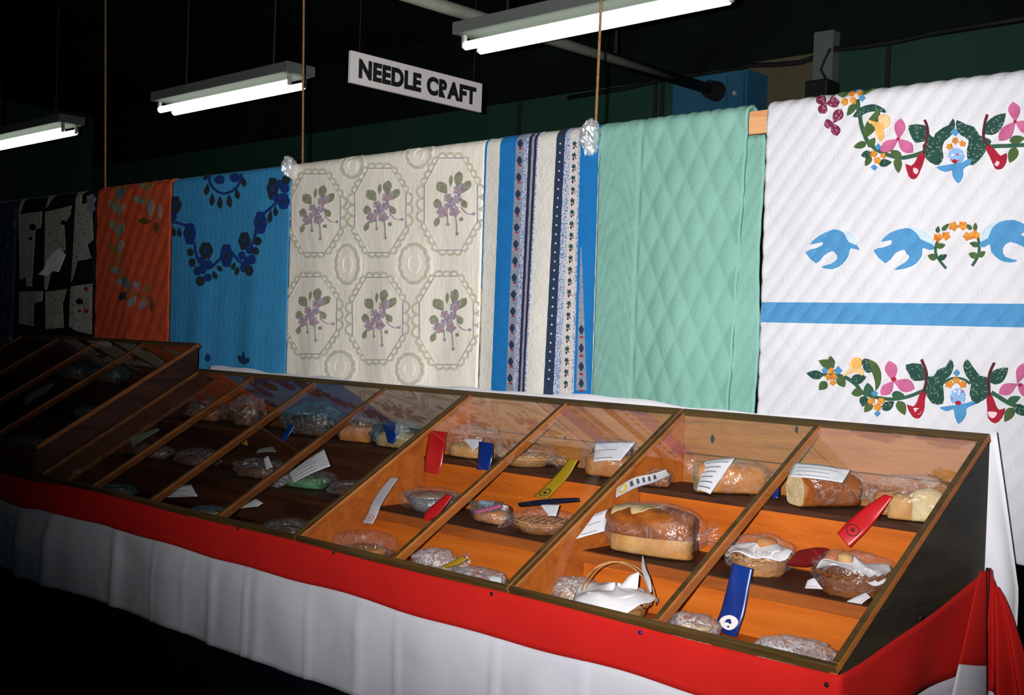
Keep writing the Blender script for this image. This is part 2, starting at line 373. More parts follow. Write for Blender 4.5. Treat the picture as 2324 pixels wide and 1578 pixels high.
b = MB(); b.box(q0.x, q1.x, 6.47, 6.5, 1.2, P(1775, 133, y=6.48).z); b.build('tan_panel', 'wall_tan', wall)
# grey pipe slung under the ceiling, with a dark sleeve at its end
pe = P(1612, 203, z=3.185)
e = empty('ceiling_pipe', (pe.x, pe.y, 3.185), 'pale grey pipe running under the dark ceiling towards the green wall', 'pipe')
b = MB(); b.tube([(pe.x-0.05, 0.6, 3.195), (pe.x, pe.y, 3.185)], 0.034, 14); b.build('pipe', 'pipe_grey', e, True)
b = MB(); b.tube([(pe.x, pe.y-0.02, 3.185), (pe.x+0.01, pe.y+0.16, 3.18)], [0.056, 0.070], 14); b.build('sleeve', 'black_rubber', e, False)
for yy in (1.6, 3.1, 5.2):
    b = MB(); b.tube([(pe.x-0.02, yy, 3.20), (pe.x-0.02, yy, 4.0)], 0.008, 6); b.build('pipe_hanger', 'wire_dark', e)
# blue cabinet
c0 = P(1697, 156, y=6.22); c1 = P(1527, 200, y=6.22)
dq = P(1797, 190, x=c0.x)
e = empty('blue_cabinet', ((c0.x+c1.x)/2, 6.3, 0), 'tall dark blue cabinet by the green wall behind the quilts', 'cabinet')
b = MB(); b.box(c1.x, c0.x, 6.22, min(dq.y, 6.46), 0, c0.z); o = b.build('cabinet_body', 'cabinet_blue', e); bevel(o, 0.006)
mx = P(1655, 200, y=6.22).x
b = MB(); b.box(mx, c0.x-0.015, 6.202, 6.22, 0.1, c0.z-0.03); b.build('cabinet_door', 'cabinet_blue', e)
b = MB(); b.box(c1.x+0.015, mx-0.01, 6.202, 6.22, 0.1, c0.z-0.03); b.build('cabinet_door', 'cabinet_blue', e)
b = MB(); qk = P(1668, 212, y=6.20); b.obox(qk, (0.01, 0, 0), (0, 0.012, 0), (0, 0, 0.012)); b.build('knob', 'pipe_grey', e)
# grey post and small black box with its cable
p0, p1 = P(1849, 120, y=6.4), P(1893, 120, y=6.4)
b = MB(); b.box(p0.x, p1.x, 6.38, 6.47, 0, P(1870, 72, y=6.4).z)
o = b.build('grey_post', 'post_grey', None, label='pale grey square post against the green wall above the white quilt', cat='post'); bevel(o, 0.004)
q = P(1866, 212, y=6.3)
e = empty('speaker_box', (q.x, 6.3, q.z-0.09), 'small black box with a thin cable on the grey wall post', 'speaker')
b = MB(); b.box(q.x-0.075, q.x+0.075, 6.22, 6.378, q.z-0.09, q.z+0.07); o = b.build('case_body', 'black_rubber', e); bevel(o, 0.012)
b = MB(); b.tube([P(x, y, y=6.365) for x, y in ((1885, 110), (1872, 135), (1863, 158), (1872, 175), (1880, 186), (1874, 198))], 0.008, 6); b.build('cable', 'black_rubber', e, True)
# cable swagging along the wall
pts = [(1290, 222), (1420, 200), (1500, 182), (1560, 170), (1610, 171), (1660, 161), (1700, 148), (1760, 147), (1815, 142), (1850, 130), (1890, 112), (1960, 106), (2040, 93), (2120, 75), (2230, 57), (2345, 38)]
b = MB(); b.tube([P(x, y, y=6.40) for x, y in pts], 0.016, 7); b.build('wall_cable', 'black_rubber', None, True, 'thick black cable sagging along the top of the green wall', 'cable')

# fluorescent lamps in one row
LZ, LY = 3.02, 4.0415
def lamp(xa, xb, label):
    e = empty('fluorescent_lamp', ((xa+xb)/2, LY, LZ), label, 'lamp', 'fluorescent lamps in a row under the ceiling')
    b = MB(); prof = [(LY-0.115, LZ+0.062), (LY+0.115, LZ+0.062), (LY+0.115, LZ+0.068), (LY+0.075, LZ+0.125), (LY-0.075, LZ+0.125), (LY-0.115, LZ+0.068)]
    prof = [(LY-0.10, LZ+0.055), (LY+0.10, LZ+0.055), (LY+0.10, LZ+0.115), (LY-0.10, LZ+0.115)]
    b.prism(prof, 'x', xa-0.03, xb+0.03); o = b.build('housing', 'lamp_housing', e); bevel(o, 0.004)
    for dy in (-0.052, 0.052):
        b = MB(); b.tube([(xa+0.022, LY+dy, LZ), (xb-0.022, LY+dy, LZ)], 0.021, 16); t = b.build('tube', 'lamp_tube', e, True)
        for xx, sg in ((xa, 1), (xb, -1)):
            b = MB(); b.box(min(xx, xx+sg*0.022), max(xx, xx+sg*0.022), LY+dy-0.011, LY+dy+0.011, LZ-0.012, LZ+0.056); o = b.build('socket', 'lamp_socket', e); bevel(o, 0.005)
    for xx in (xa+0.25, xb-0.25):
        b = MB(); b.tube([(xx, LY, LZ+0.11), (xx, LY, 4.0)], 0.006, 6); b.build('hanger_rod', 'wire_dark', e)
lx = [P(155, 297, z=LZ).x, P(360, 250, z=LZ).x, P(680, 192, z=LZ).x, P(1072, 112, z=LZ).x]
lamp(lx[0]-1.50, lx[0], 'fluorescent twin tube lamp at the far left, cut by the frame')
lamp(lx[1], lx[2], 'fluorescent twin tube lamp left of the hanging sign, wholly in view')
lamp(lx[3], lx[3]+1.50, 'nearest fluorescent twin tube lamp, its grey housing crossed by a rope')

# sign across the aisle
sx = -4.66
A, B_, C_, D_ = P(797, 120, x=sx), P(797, 193, x=sx), P(1097, 185, x=sx), P(1091, 250, x=sx)
ya, yb, z0, z1 = A.y, (C_.y+D_.y)/2, (B_.z+D_.z)/2, (A.z+C_.z)/2
e = empty('hanging_sign', (sx, (ya+yb)/2, z0), 'white hanging sign board reading NEEDLE CRAFT in black capitals', 'sign')
b = MB(); b.box(sx-0.02, sx, ya, yb, z0, z1); o = b.build('board', 'sign_white', e); bevel(o, 0.002)
cu = bpy.data.curves.new('txt', 'FONT'); cu.body = 'NEEDLE CRAFT'; cu.size = 1.0; cu.extrude = 0.012; cu.offset = 0.055; cu.space_character = 1.06; cu.space_word = 1.15
to = bpy.data.objects.new('txt', cu); COL.objects.link(to)
bpy.context.view_layer.update()
me = bpy.data.meshes.new_from_object(to.evaluated_get(bpy.context.evaluated_depsgraph_get()))
COL.objects.unlink(to); bpy.data.objects.remove(to)
xs = [v.co.x for v in me.vertices]; ys = [v.co.y for v in me.vertices]
w_, h_ = max(xs)-min(xs), max(ys)-min(ys)
tw, th = (yb-ya)*0.895, (z1-z0)*0.62
for v in me.vertices:
    a, c = (v.co.x-min(xs))/w_, (v.co.y-min(ys))/h_
    v.co = Vector((0.0008+v.co.z*0.05, ya+(yb-ya)*0.055+a*tw-(ya+yb)/2, (z1-z0)*0.19+c*th))
me.materials.append(MATS['sign_black'])
lo = bpy.data.objects.new('lettering', me); COL.objects.link(lo); lo.parent = e; lo['label'] = 'black bold capitals NEEDLE CRAFT'
for yy in (ya+0.06, yb-0.06):
    b = MB(); b.tube([(sx-0.01, yy, z1-0.005), (sx-0.01, yy, 4.0)], 0.0016, 5); b.build('wire', 'wire_dark', e)

# rail and ropes
b = MB(); b.box(-8.9, -0.5, 3.615, 3.645, 2.352, 2.435)
o = b.build('hanging_rail', 'rail_wood', None, label='long bare wooden rail carrying the row of quilts', cat='rail'); bevel(o, 0.004)
def rope(x0, x1, label, yt=3.694):
    b = MB(); n = 240
    b.tube([(x0+(x1-x0)*i/n*1.3, yt, 2.38+(4.0-2.38)*i/n) for i in range(n+1)], 0.0062, 12, prof=lambda q: 0.80+0.28*abs(math.cos(1.5*q)), twist=190)
    e = b.build('rope', 'rope_jute', None, True, label, 'rope', 'ropes holding up the quilt rail')
rope(P(240, 425, y=3.694).x, P(240, 12, y=3.694).x, 'leftmost rope, dim, rising from the rail above the orange quilt')
rope(P(688, 368, y=3.694).x, P(686, 12, y=3.694).x, 'rope rising beside the second lamp from the left corner of the cream quilt')
rope(P(1352, 275, y=3.694).x, P(1367, 12, y=3.694).x, 'bright tan rope crossing in front of the nearest fluorescent lamp')
# foil wraps
def foil(px, py, wx, hz, label, sd):
    c = P(px, py, y=3.565); b = MB()
    def fn(u, v):
        a, t = 2*math.pi*u, math.pi*v
        d = Vector((math.sin(t)*math.cos(a), math.sin(t)*math.sin(a), math.cos(t)))
        k = 1+0.30*N3(d.x*2.2+sd, d.y*2.2, d.z*2.2)+0.30*abs(N3(d.x*6+sd, d.y*6, d.z*6))
        return c+Vector((d.x*wx*k, d.y*0.045*k, d.z*hz*k*(1+0.25*d.x)))
    b.grid(fn, 34, 26, closeu=True)
    o = b.build('foil_wrap', 'foil', None, False, label, 'foil', 'crumpled foil wraps on the rail')
    return o
foil(1339, 313, 0.030, 0.062, 'larger crumpled foil wrap between the striped and the green quilt', 3.1)
foil(657, 379, 0.020, 0.046, 'smaller crumpled foil wrap between the blue and the cream quilt', 9.7)

# ------------------------------------------------------------------ quilts
class Quilt:
    def __init__(s, name, mat, pxl, pxr, hem, label, relief=lambda u, v: 0.0, wave=0.012, wl=0.45, ph=0.0, dx=0.02, dz=0.02, back=0.5, y0=QY, thick=0.012, slantr=0.0):
        s.y0 = y0; s.x0 = pxl if isinstance(pxl, float) else P(*pxl, y=y0).x
        s.x1 = pxr if isinstance(pxr, float) else P(*pxr, y=y0).x
        s.hem = hem; s.relief = relief; s.wave = wave; s.wl = wl; s.ph = ph; s.slr = slantr
        s.root = empty(name, ((s.x0+s.x1)/2, y0, hem), label, 'quilt', 'quilts hung over the rail')
        s.Ls = 2.415-hem
        b = MB(); arc = math.pi*0.04
        nu = max(6, int((s.x1-s.x0)/dx))
        rows = [-arc-back*(1-i/8) for i in range(8)] + [-arc*(1-i/10) for i in range(10)] + [s.Ls*i/int(s.Ls/dz) for i in range(int(s.Ls/dz)+1)]
        nv = len(rows)-1
        b.grid(lambda u, v: s.S(s.x0+(s.x1-s.x0)*u, rows[int(round(v*nv))]), nu, nv)
        s.body = b.build('quilt_cloth', mat, s.root, True); solid(s.body, thick, 1.0)
    def S(s, x, d, off=0.0):
        """x along the rail, d length of cloth below the rail's top edge; off = height above the cloth"""
        arc = math.pi*0.04
        u = x-s.x0
        if s.slr and d > 0: x = x-s.slr*(d/s.Ls)*((x-s.x0)/(s.x1-s.x0))**1.5
        yf = s.y0+0.04
        h = s.relief(u, d)+off
        if d >= 0:
            k = min(1.0, d/0.9)
            wv = s.wave*k*math.sin(2*math.pi*u/s.wl+s.ph+0.5*math.sin(d*1.7+s.ph))+0.4*s.wave*k*math.sin(2*math.pi*u/(s.wl*0.43)+2*s.ph+d)
            return Vector((x, s.y0+wv-h, 2.415-d))
        if d > -arc:
            t = -d/0.04; r = 0.04+h
            return Vector((x, yf-r*math.cos(t), 2.415+r*math.sin(t)))
        return Vector((x, yf+0.04, 2.415+(d+arc)))
    def uv(s, px, py):
        q = P(px, py, y=s.y0); d = 2.415-q.z
        x = q.x
        if s.slr and d > 0: x = q.x+s.slr*(d/s.Ls)*max(0.0, (q.x-s.x0)/(s.x1-s.x0))**1.5
        return x, max(d, -0.08)
    def piece(s, name, loop, mat, off=0.0035, step=0.022, cut=True):
        """a flat piece of cloth (loop in x, d) laid on the quilt"""
        if cut:
            loop = clip(loop, s.x0-0.0005, s.x1+0.0005)
        pts = []
        for q in loop:
            if not pts or (abs(q[0]-pts[-1][0])+abs(q[1]-pts[-1][1])) > 1e-4: pts.append(q)
        if len(pts) > 2 and abs(pts[0][0]-pts[-1][0])+abs(pts[0][1]-pts[-1][1]) < 1e-4: pts.pop()
        if len(pts) < 3: return None
        dense = []
        for i, q in enumerate(pts):
            r = pts[(i+1) % len(pts)]; n = max(1, int(math.hypot(r[0]-q[0], r[1]-q[1])/step))
            dense += [(q[0]+(r[0]-q[0])*k/n, q[1]+(r[1]-q[1])*k/n) for k in range(n)]
        n = len(dense)
        xs = [q[0] for q in dense]; ds = [q[1] for q in dense]
        vin = [Vector(q) for q in dense]
        gx = min(xs)+step*0.6
        while gx < max(xs):
            gd = min(ds)+step*0.6
            while gd < max(ds):
                vin.append(Vector((gx, gd))); gd += step
            gx += step
        vo, eo, fo, *_ = delaunay_2d_cdt(vin, [(i, (i+1) % n) for i in range(n)], [], 1, 1e-5)
        if not fo: return None
        top = [s.S(q.x, q.y, off) for q in vo]
        cnt = {}
        for f in fo:
            for i in range(len(f)):
                a, c = f[i], f[(i+1) % len(f)]; cnt[(a, c)] = 1
        rim = [(a, c) for (a, c) in cnt if (c, a) not in cnt]
        low = {}
        vs = list(top)
        fs = [tuple(f) for f in fo]
        for a, c in rim:
            for k in (a, c):
                if k not in low:
                    low[k] = len(vs); vs.append(s.S(vo[k].x, vo[k].y, -0.001))
            fs.append((c, a, low[a], low[c]))
        b = MB(); b.add(vs, fs)
        o = b.build(name, mat, s.root, False); recalc(o); return o
def clip(loop, xa, xb):
    for lim, sg in ((xa, 1), (xb, -1)):
        out = []
        for i, q in enumerate(loop):
            r = loop[(i+1) % len(loop)]
            iq, ir = (q[0]-lim)*sg >= 0, (r[0]-lim)*sg >= 0
            if iq: out.append(q)
            if iq != ir:
                t = (lim-q[0])/(r[0]-q[0]); out.append((lim, q[1]+(r[1]-q[1])*t))
        loop = out
        if len(loop) < 3: return []
    return loop
def smoothloop(pts, n=4):
    out = []; k = len(pts)
    for i in range(k):
        p0, p1, p2, p3 = (pts[(i+j-1) % k] for j in range(4))
        for a in range(n):
            t = a/n
            out.append(tuple(0.5*(2*p1[c]+(p2[c]-p0[c])*t+(2*p0[c]-5*p1[c]+4*p2[c]-p3[c])*t*t+(3*p1[c]-p0[c]-3*p2[c]+p3[c])*t**3) for c in (0, 1)))
    return out
def smoothline(pts, n=5):
    if len(pts) < 3: return pts
    q = [pts[0]]+list(pts)+[pts[-1]]; out = []
    for i in range(1, len(q)-2):
        p0, p1, p2, p3 = q[i-1:i+3]
        for a in range(n):
            t = a/n
            out.append(tuple(0.5*(2*p1[c]+(p2[c]-p0[c])*t+(2*p0[c]-5*p1[c]+4*p2[c]-p3[c])*t*t+(3*p1[c]-p0[c]-3*p2[c]+p3[c])*t**3) for c in (0, 1)))
    return out+[pts[-1]]
class Art:
    """outlines read off a view of the quilt (ox, oy, sc) and laid on its cloth as separate pieces"""
    def __init__(s, quilt, ox, oy, sc, step=0.022): s.q, s.ox, s.oy, s.sc, s.step = quilt, ox, oy, sc, step
    def put(s, name, loop, mat, off=0.0035):
        return s.q.piece(name, [s.q.uv(s.ox+x/s.sc, s.oy+y/s.sc) for x, y in loop], mat, off, s.step)
    def poly(s, name, pts, mat, off=0.0035, smooth=3): return s.put(name, smoothloop(pts, smooth) if smooth > 1 else pts, mat, off)
    def leaf(s, p0, p1, wd, mat, off=0.0045, name='leaf', fat=0.5):
        dx, dy = p1[0]-p0[0], p1[1]-p0[1]; l = math.hypot(dx, dy) or 1; nx, ny = -dy/l, dx/l; loop = []
        ts = [i/8 for i in range(9)]
        wf = lambda t: 0.5*wd*math.sin(math.pi*min(1, t**(0.75 if fat < 0.6 else 1.3)))**0.8 if 0 < t < 1 else 0
        for t in ts: loop.append((p0[0]+dx*t+nx*wf(t), p0[1]+dy*t+ny*wf(t)))
        for t in ts[-2:0:-1]: loop.append((p0[0]+dx*t-nx*wf(t), p0[1]+dy*t-ny*wf(t)))
        return s.put(name, loop, mat, off)
    def oval(s, c, rx, ry, mat, off=0.005, name='petal', n=14, lob=0, la=0.0, ph=0.0):
        return s.put(name, [(c[0]+rx*(1+la*math.cos(lob*2*math.pi*i/n+ph))*math.cos(2*math.pi*i/n), c[1]+ry*(1+la*math.cos(lob*2*math.pi*i/n+ph))*math.sin(2*math.pi*i/n)) for i in range(n)], mat, off)
    def stroke(s, pts, wd, mat, off=0.003, name='stem'):
        pts = smoothline(pts); a, c = [], []
        for i, p in enumerate(pts):
            q0, q1 = pts[max(i-1, 0)], pts[min(i+1, len(pts)-1)]; dx, dy = q1[0]-q0[0], q1[1]-q0[1]; l = math.hypot(dx, dy) or 1
            a.append((p[0]-dy/l*wd/2, p[1]+dx/l*wd/2)); c.append((p[0]+dy/l*wd/2, p[1]-dx/l*wd/2))
        return s.put(name, a+c[::-1], mat, off)
    def ring(s, c, rx, ry, wd, mat, off=0.003, name='ring', n=28, scal=0, sa=0.0):
        """closed outline band"""
        for h in (0, 1):
            pts = []
            for i in range(n//2+1):
                t = math.pi*(h+i/(n//2)); k = 1+(sa*abs(math.sin(scal*t)) if scal else 0)
                pts.append((c[0]+rx*k*math.cos(t), c[1]+ry*k*math.sin(t)))
            s.stroke(pts, wd, mat, off, name)
    def flower(s, c, r, mat='ap_yellow', off=0.006, name='flower'):
        return s.oval(c, r, r, mat, off, name, n=20, lob=5, la=0.18, ph=c[0])

def puff_lines(dirs, amp, sharp=0.5):
    """padding pressed down along families of stitched lines; dirs = (angle, spacing, weight)"""
    tot = sum(wt for _, _, wt in dirs)
    def f(u, v):
        h = 0.0
        for ang, sp, wt in dirs:
            t = (u*math.cos(ang)+v*math.sin(ang))/sp
            h += wt*abs(math.sin(math.pi*t))**sharp
        return amp*h/tot
    return f

# white applique quilt
wq = Quilt('white_applique_quilt', 'quilt_white', (1730, 600), -0.72, 0.965, 'white quilt with bluebirds, flower garlands and a blue band, nearest the camera',
           puff_lines([(math.radians(38), 0.052, 1.0), (math.radians(-38), 0.104, 0.35)], 0.0066), 0.006, 0.7, 0.6, dx=0.0085, dz=0.0085, thick=0.014)
a = Art(wq, 1500, 0, 2.8204)
a.stroke([(1265, 640), (1275, 730), (1295, 820), (1325, 900), (1375, 950), (1450, 990), (1540, 1012), (1620, 1000), (1690, 975)], 26, 'ap_stem')
a.stroke([(2110, 940), (2200, 936), (2340, 930)], 25, 'ap_stem')
for c, tips in (((1065, 668), ((995, 622), (1148, 655), (1025, 728))), ((1112, 790), ((1052, 800), (1162, 700), (1135, 872)))):
    for tp in tips: a.leaf(c, tp, 62, 'ap_grape', 0.0045, 'grape_leaf', 0.9)
a.stroke([(1085, 640), (1100, 605)], 7, 'ap_maroon')
for p0, p1, wd, m in [((1195, 605), (1122, 604), 42, 'ap_leaf'), ((1275, 605), (1350, 560), 40, 'ap_leaf'), ((1250, 668), (1198, 742), 46, 'ap_leaf'),
        ((1322, 918), (1240, 946), 46, 'ap_leaf'), ((1335, 945), (1378, 885), 42, 'ap_leaf'), ((1350, 1002), (1318, 1066), 40, 'ap_leaf'), ((1355, 985), (1290, 1000), 52, 'ap_calico'),
        ((1545, 1005), (1476, 968), 48, 'ap_leaf'), ((1520, 1012), (1530, 1110), 52, 'ap_leaf'), ((1400, 1050), (1486, 1040), 50, 'ap_calico'),
        ((2082, 862), (2212, 728), 92, 'ap_calico'), ((2278, 945), (2236, 1044), 62, 'ap_leaf'), ((2236, 906), (2335, 885), 56, 'ap_leaf')]:
    a.leaf(p0, p1, wd, m)
a.poly('crescent_leaf', [(1238, 748), (1290, 690), (1370, 670), (1430, 698), (1444, 724), (1395, 716), (1330, 722), (1278, 748)], 'ap_calico', 0.005)
a.poly('curled_leaf', [(1406, 712), (1398, 800), (1362, 852), (1312, 884), (1308, 832), (1338, 770), (1385, 716)], 'ap_leaf', 0.0055)
a.poly('iris', [(1338, 770), (1400, 788), (1402, 745), (1445, 735), (1475, 762), (1462, 812), (1432, 832), (1437, 880), (1414, 908), (1386, 870), (1380, 818), (1350, 800)], 'ap_peach', 0.0062)
a.poly('iris_heart', [(1345, 775), (1405, 790), (1440, 800), (1430, 830), (1425, 890), (1410, 895), (1390, 850), (1385, 815)], 'ap_gold', 0.0072)
for tp, wd in (((1545, 762), 66), ((1418, 972), 68), ((1618, 978), 76)): a.leaf((1525, 892), tp, wd, 'ap_pink', 0.0055, 'petal', 0.9)
for tp, wd in (((2262, 655), 74), ((2172, 904), 78), ((2380, 840), 80)): a.leaf((2275, 782), tp, wd, 'ap_pink', 0.0055, 'petal', 0.9)
a.flower((1525, 892), 10, 'ap_red', 0.0065); a.flower((2275, 782), 10, 'ap_red', 0.0065)
a.poly('calico_leaf', [(1597, 805), (1690, 803), (1716, 850), (1752, 884), (1762, 858), (1810, 820), (1850, 803), (1876, 763), (1888, 800), (1872, 860), (1820, 905), (1804, 960), (1812, 1010), (1782, 1058), (1730, 1042), (1690, 992), (1684, 932), (1712, 900), (1640, 918), (1605, 862)], 'ap_calico', 0.0045, 2)
a.poly('calico_leaf', [(1902, 772), (1960, 800), (2010, 815), (2042, 868), (2100, 888), (2117, 910), (2092, 950), (2062, 1000), (2005, 1058), (1974, 1040), (1965, 960), (1976, 900), (1930, 870), (1900, 830)], 'ap_calico', 0.0045, 2)
a.stroke([(1695, 770), (1716, 840), (1706, 910), (1690, 985)], 14, 'ap_maroon', 0.006); a.stroke([(2096, 735), (2076, 800), (2072, 880), (2096, 938)], 14, 'ap_maroon', 0.006)
a.poly('trumpet_flower', [(1662, 985), (1696, 988), (1686, 1040), (1668, 1090), (1650, 1130), (1625, 1151), (1595, 1130), (1576, 1053), (1610, 1065), (1640, 1030)], 'ap_red', 0.006, 2)
a.poly('trumpet_throat', [(1625, 1076), (1658, 1090), (1648, 1118), (1628, 1105)], 'ap_blush', 0.0068)
a.poly('trumpet_flower', [(2083, 945), (2115, 933), (2150, 968), (2180, 1000), (2217, 983), (2215, 1040), (2190, 1080), (2155, 1087), (2135, 1060), (2110, 1000)], 'ap_red', 0.006, 2)
a.poly('trumpet_throat', [(2140, 1030), (2175, 1040), (2165, 1065), (2148, 1062)], 'ap_blush', 0.0068)
for c, r in (((1250, 573), 20), ((1295, 632), 22), ((1400, 945), 22), ((1373, 1075), 20), ((1888, 850), 25)): a.oval(c, r, r, 'ap_sky', 0.006, 'blue_bud', n=4, ph=0)
for c, r in (((1220, 605), 19), ((1272, 600), 19), ((1185, 657), 20), ((1237, 650), 19), ((1370, 988), 22), ((1432, 1000), 17), ((1395, 1032), 21), ((1852, 940), 19), ((1890, 903), 20), ((1937, 922), 18)): a.flower(c, r)
a.oval((1896, 1000), 50, 50, 'ap_bluecalico', 0.0055, 'oval_patch', n=20); a.oval((1888, 1035), 18, 14, 'ap_red', 0.0065, 'red_bud')
a.poly('blue_blossom', [(1773, 1074), (1830, 1060), (1880, 1050), (1930, 1045), (1986, 1018), (1990, 1050), (1942, 1080), (1936, 1130), (1906, 1174), (1876, 1130), (1868, 1092), (1820, 1102)], 'ap_sky', 0.006)
a = Art(wq, 1700, 450, 2.63)
birds = [[(345, 325), (410, 298), (445, 280), (440, 262), (372, 278), (420, 230), (510, 188), (570, 205), (600, 262), (645, 280), (668, 312), (612, 300), (598, 345), (560, 395), (500, 425), (437, 412), (500, 392), (535, 362), (528, 335), (500, 316), (450, 345), (408, 390)],
         [(755, 315), (815, 295), (858, 275), (855, 250), (800, 262), (850, 210), (940, 180), (990, 195), (1030, 245), (1085, 270), (1112, 300), (1080, 310), (1040, 298), (1035, 340), (1000, 390), (940, 420), (875, 428), (940, 385), (965, 350), (945, 330), (930, 308), (880, 330), (825, 390)],
         [(1382, 290), (1388, 262), (1432, 240), (1455, 185), (1500, 145), (1580, 130), (1660, 165), (1700, 225), (1640, 205), (1630, 225), (1720, 260), (1690, 330), (1640, 290), (1560, 262), (1518, 300), (1530, 350), (1605, 372), (1560, 385), (1500, 370), (1450, 320), (1440, 275), (1410, 292)]]
wings = [[(545, 190), (600, 200), (645, 245), (658, 282), (605, 262), (575, 215)], [(960, 176), (1030, 188), (1085, 232), (1104, 278), (1040, 255), (1000, 205)], [(1386, 245), (1420, 170), (1510, 136), (1455, 188), (1432, 240)]]
for w_, b_ in zip(wings, birds):
    a.poly('far_wing', w_, 'ap_pale', 0.0035); a.poly('bluebird', b_, 'ap_sky', 0.0048, 2)
for st in ([(1180, 420), (1125, 350), (1118, 290), (1135, 240)], [(1335, 405), (1370, 345), (1378, 280), (1360, 215)]): a.stroke(st, 15, 'ap_stem')
for p0, p1, wd, m in [((1155, 195), (1196, 153), 26, 'ap_leaf'), ((1128, 208), (1135, 168), 24, 'ap_calico'), ((1330, 190), (1305, 155), 26, 'ap_leaf'), ((1352, 196), (1358, 148), 24, 'ap_leaf'),
        ((1122, 292), (1176, 278), 34, 'ap_leaf'), ((1375, 284), (1320, 268), 34, 'ap_leaf'), ((1122, 360), (1073, 343), 42, 'ap_leaf'), ((1135, 365), (1184, 338), 36, 'ap_calico'), ((1368, 350), (1316, 332), 40, 'ap_leaf'), ((1370, 350), (1412, 318), 34, 'ap_leaf'),
        ((515, 1008), (420, 970), 56, 'ap_leaf'), ((500, 1005), (492, 943), 44, 'ap_leaf'), ((445, 1062), (348, 1046), 54, 'ap_calico'), ((470, 1098), (422, 1144), 52, 'ap_leaf'), ((540, 1068), (580, 1128), 54, 'ap_leaf'),
        ((622, 1092), (712, 1066), 60, 'ap_calico'), ((692, 1150), (620, 1168), 54, 'ap_leaf'), ((730, 1175), (722, 1103), 54, 'ap_stem'), ((705, 1180), (688, 1244), 50, 'ap_calico'), ((745, 1222), (704, 1278), 46, 'ap_leaf'),
        ((808, 1262), (874, 1214), 54, 'ap_calico'), ((860, 1172), (934, 1176), 46, 'ap_stem'), ((898, 1210), (937, 1294), 54, 'ap_leaf'), ((1440, 1102), (1548, 1012), 84, 'ap_calico'), ((1545, 1218), (1622, 1186), 46, 'ap_stem'), ((1578, 1250), (1526, 1336), 58, 'ap_leaf'), ((1590, 1235), (1660, 1300), 60, 'ap_calico')]:
    a.leaf(p0, p1, wd, m)
a.stroke([(430, 1052), (560, 1062), (640, 1105), (690, 1160), (760, 1186), (860, 1200), (950, 1186), (1042, 1150)], 21, 'ap_stem')
a.stroke([(1448, 1160), (1520, 1205), (1580, 1236), (1660, 1254)], 25, 'ap_stem'); a.stroke([(1160, 1105), (1200, 1080), (1243, 1074), (1285, 1082), (1322, 1108)], 14, 'ap_stem', 0.004)
a.poly('daffodil', [(568, 1064), (615, 1010), (600, 985), (640, 995), (692, 1020), (694, 1058), (640, 1040)], 'ap_peach', 0.005); a.oval((655, 985), 32, 36, 'ap_gold', 0.0062, 'daffodil_cup')
a.poly('curled_leaf', [(715, 960), (770, 985), (799, 1040), (792, 1110), (768, 1147), (766, 1100), (752, 1050), (726, 1005)], 'ap_leaf', 0.0045); a.poly('crescent_leaf', [(690, 968), (718, 960), (738, 1000), (742, 1035), (715, 1042), (695, 1010)], 'ap_calico', 0.0052)
for tp, wd in (((848, 972), 68), ((803, 1178), 60), ((992, 1138), 80)): a.leaf((872, 1092), tp, wd, 'ap_pink', 0.0055, 'petal', 0.9)
for tp, wd in (((1645, 985), 60), ((1492, 1166), 70), ((1690, 1180), 70)): a.leaf((1605, 1108), tp, wd, 'ap_pink', 0.0055, 'petal', 0.9)
a.flower((874, 1080), 13, 'ap_red', 0.0065); a.flower((1625, 1115), 11, 'ap_red', 0.0065)
a.poly('calico_leaf', [(943, 995), (1030, 990), (1060, 1060), (1110, 1060), (1130, 1025), (1180, 1005), (1206, 963), (1224, 1000), (1200, 1060), (1160, 1100), (1165, 1160), (1160, 1228), (1100, 1226), (1065, 1180), (1048, 1120), (1058, 1088), (990, 1092), (960, 1050)], 'ap_calico', 0.0045, 2)
a.poly('calico_leaf', [(1283, 1000), (1306, 963), (1340, 1010), (1380, 1060), (1425, 1070), (1442, 1130), (1432, 1180), (1385, 1215), (1345, 1227), (1320, 1170), (1330, 1110), (1300, 1060)], 'ap_calico', 0.0045, 2)
a.stroke([(1033, 963), (1060, 1030), (1060, 1100), (1045, 1160)], 14, 'ap_maroon', 0.006); a.stroke([(1467, 983), (1440, 1040), (1430, 1110), (1440, 1182)], 14, 'ap_maroon', 0.006)
a.poly('trumpet_flower', [(1030, 1158), (1059, 1158), (1051, 1210), (1046, 1270), (1020, 1314), (980, 1302), (950, 1233), (985, 1245), (1010, 1215)], 'ap_red', 0.006, 2)
a.poly('trumpet_throat', [(992, 1252), (1035, 1262), (1028, 1290), (1005, 1285)], 'ap_blush', 0.0068)
a.poly('trumpet_flower', [(1424, 1184), (1450, 1178), (1470, 1230), (1495, 1265), (1530, 1254), (1510, 1310), (1470, 1345), (1430, 1312), (1424, 1250)], 'ap_red', 0.006, 2)
a.poly('trumpet_throat', [(1430, 1275), (1485, 1280), (1465, 1312), (1440, 1305)], 'ap_blush', 0.0068)
for c, r in (((460, 1028), 20), ((540, 1030), 26), ((762, 1166), 20), ((778, 1285), 19), ((1243, 1044), 21)): a.oval(c, r, r, 'ap_sky', 0.006, 'blue_bud', n=4)
for c, r in (((498, 1032), 18), ((480, 1068), 18), ((516, 1066), 18), ((508, 1102), 16), ((745, 1210), 20), ((802, 1210), 18), ((780, 1246), 21), ((1200, 1112), 21), ((1240, 1088), 20), ((1278, 1112), 21),
             ((1130, 236), 24), ((1180, 226), 24), ((1225, 170), 25), ((1280, 165), 24), ((1310, 230), 23), ((1352, 220), 25)): a.flower(c, r)
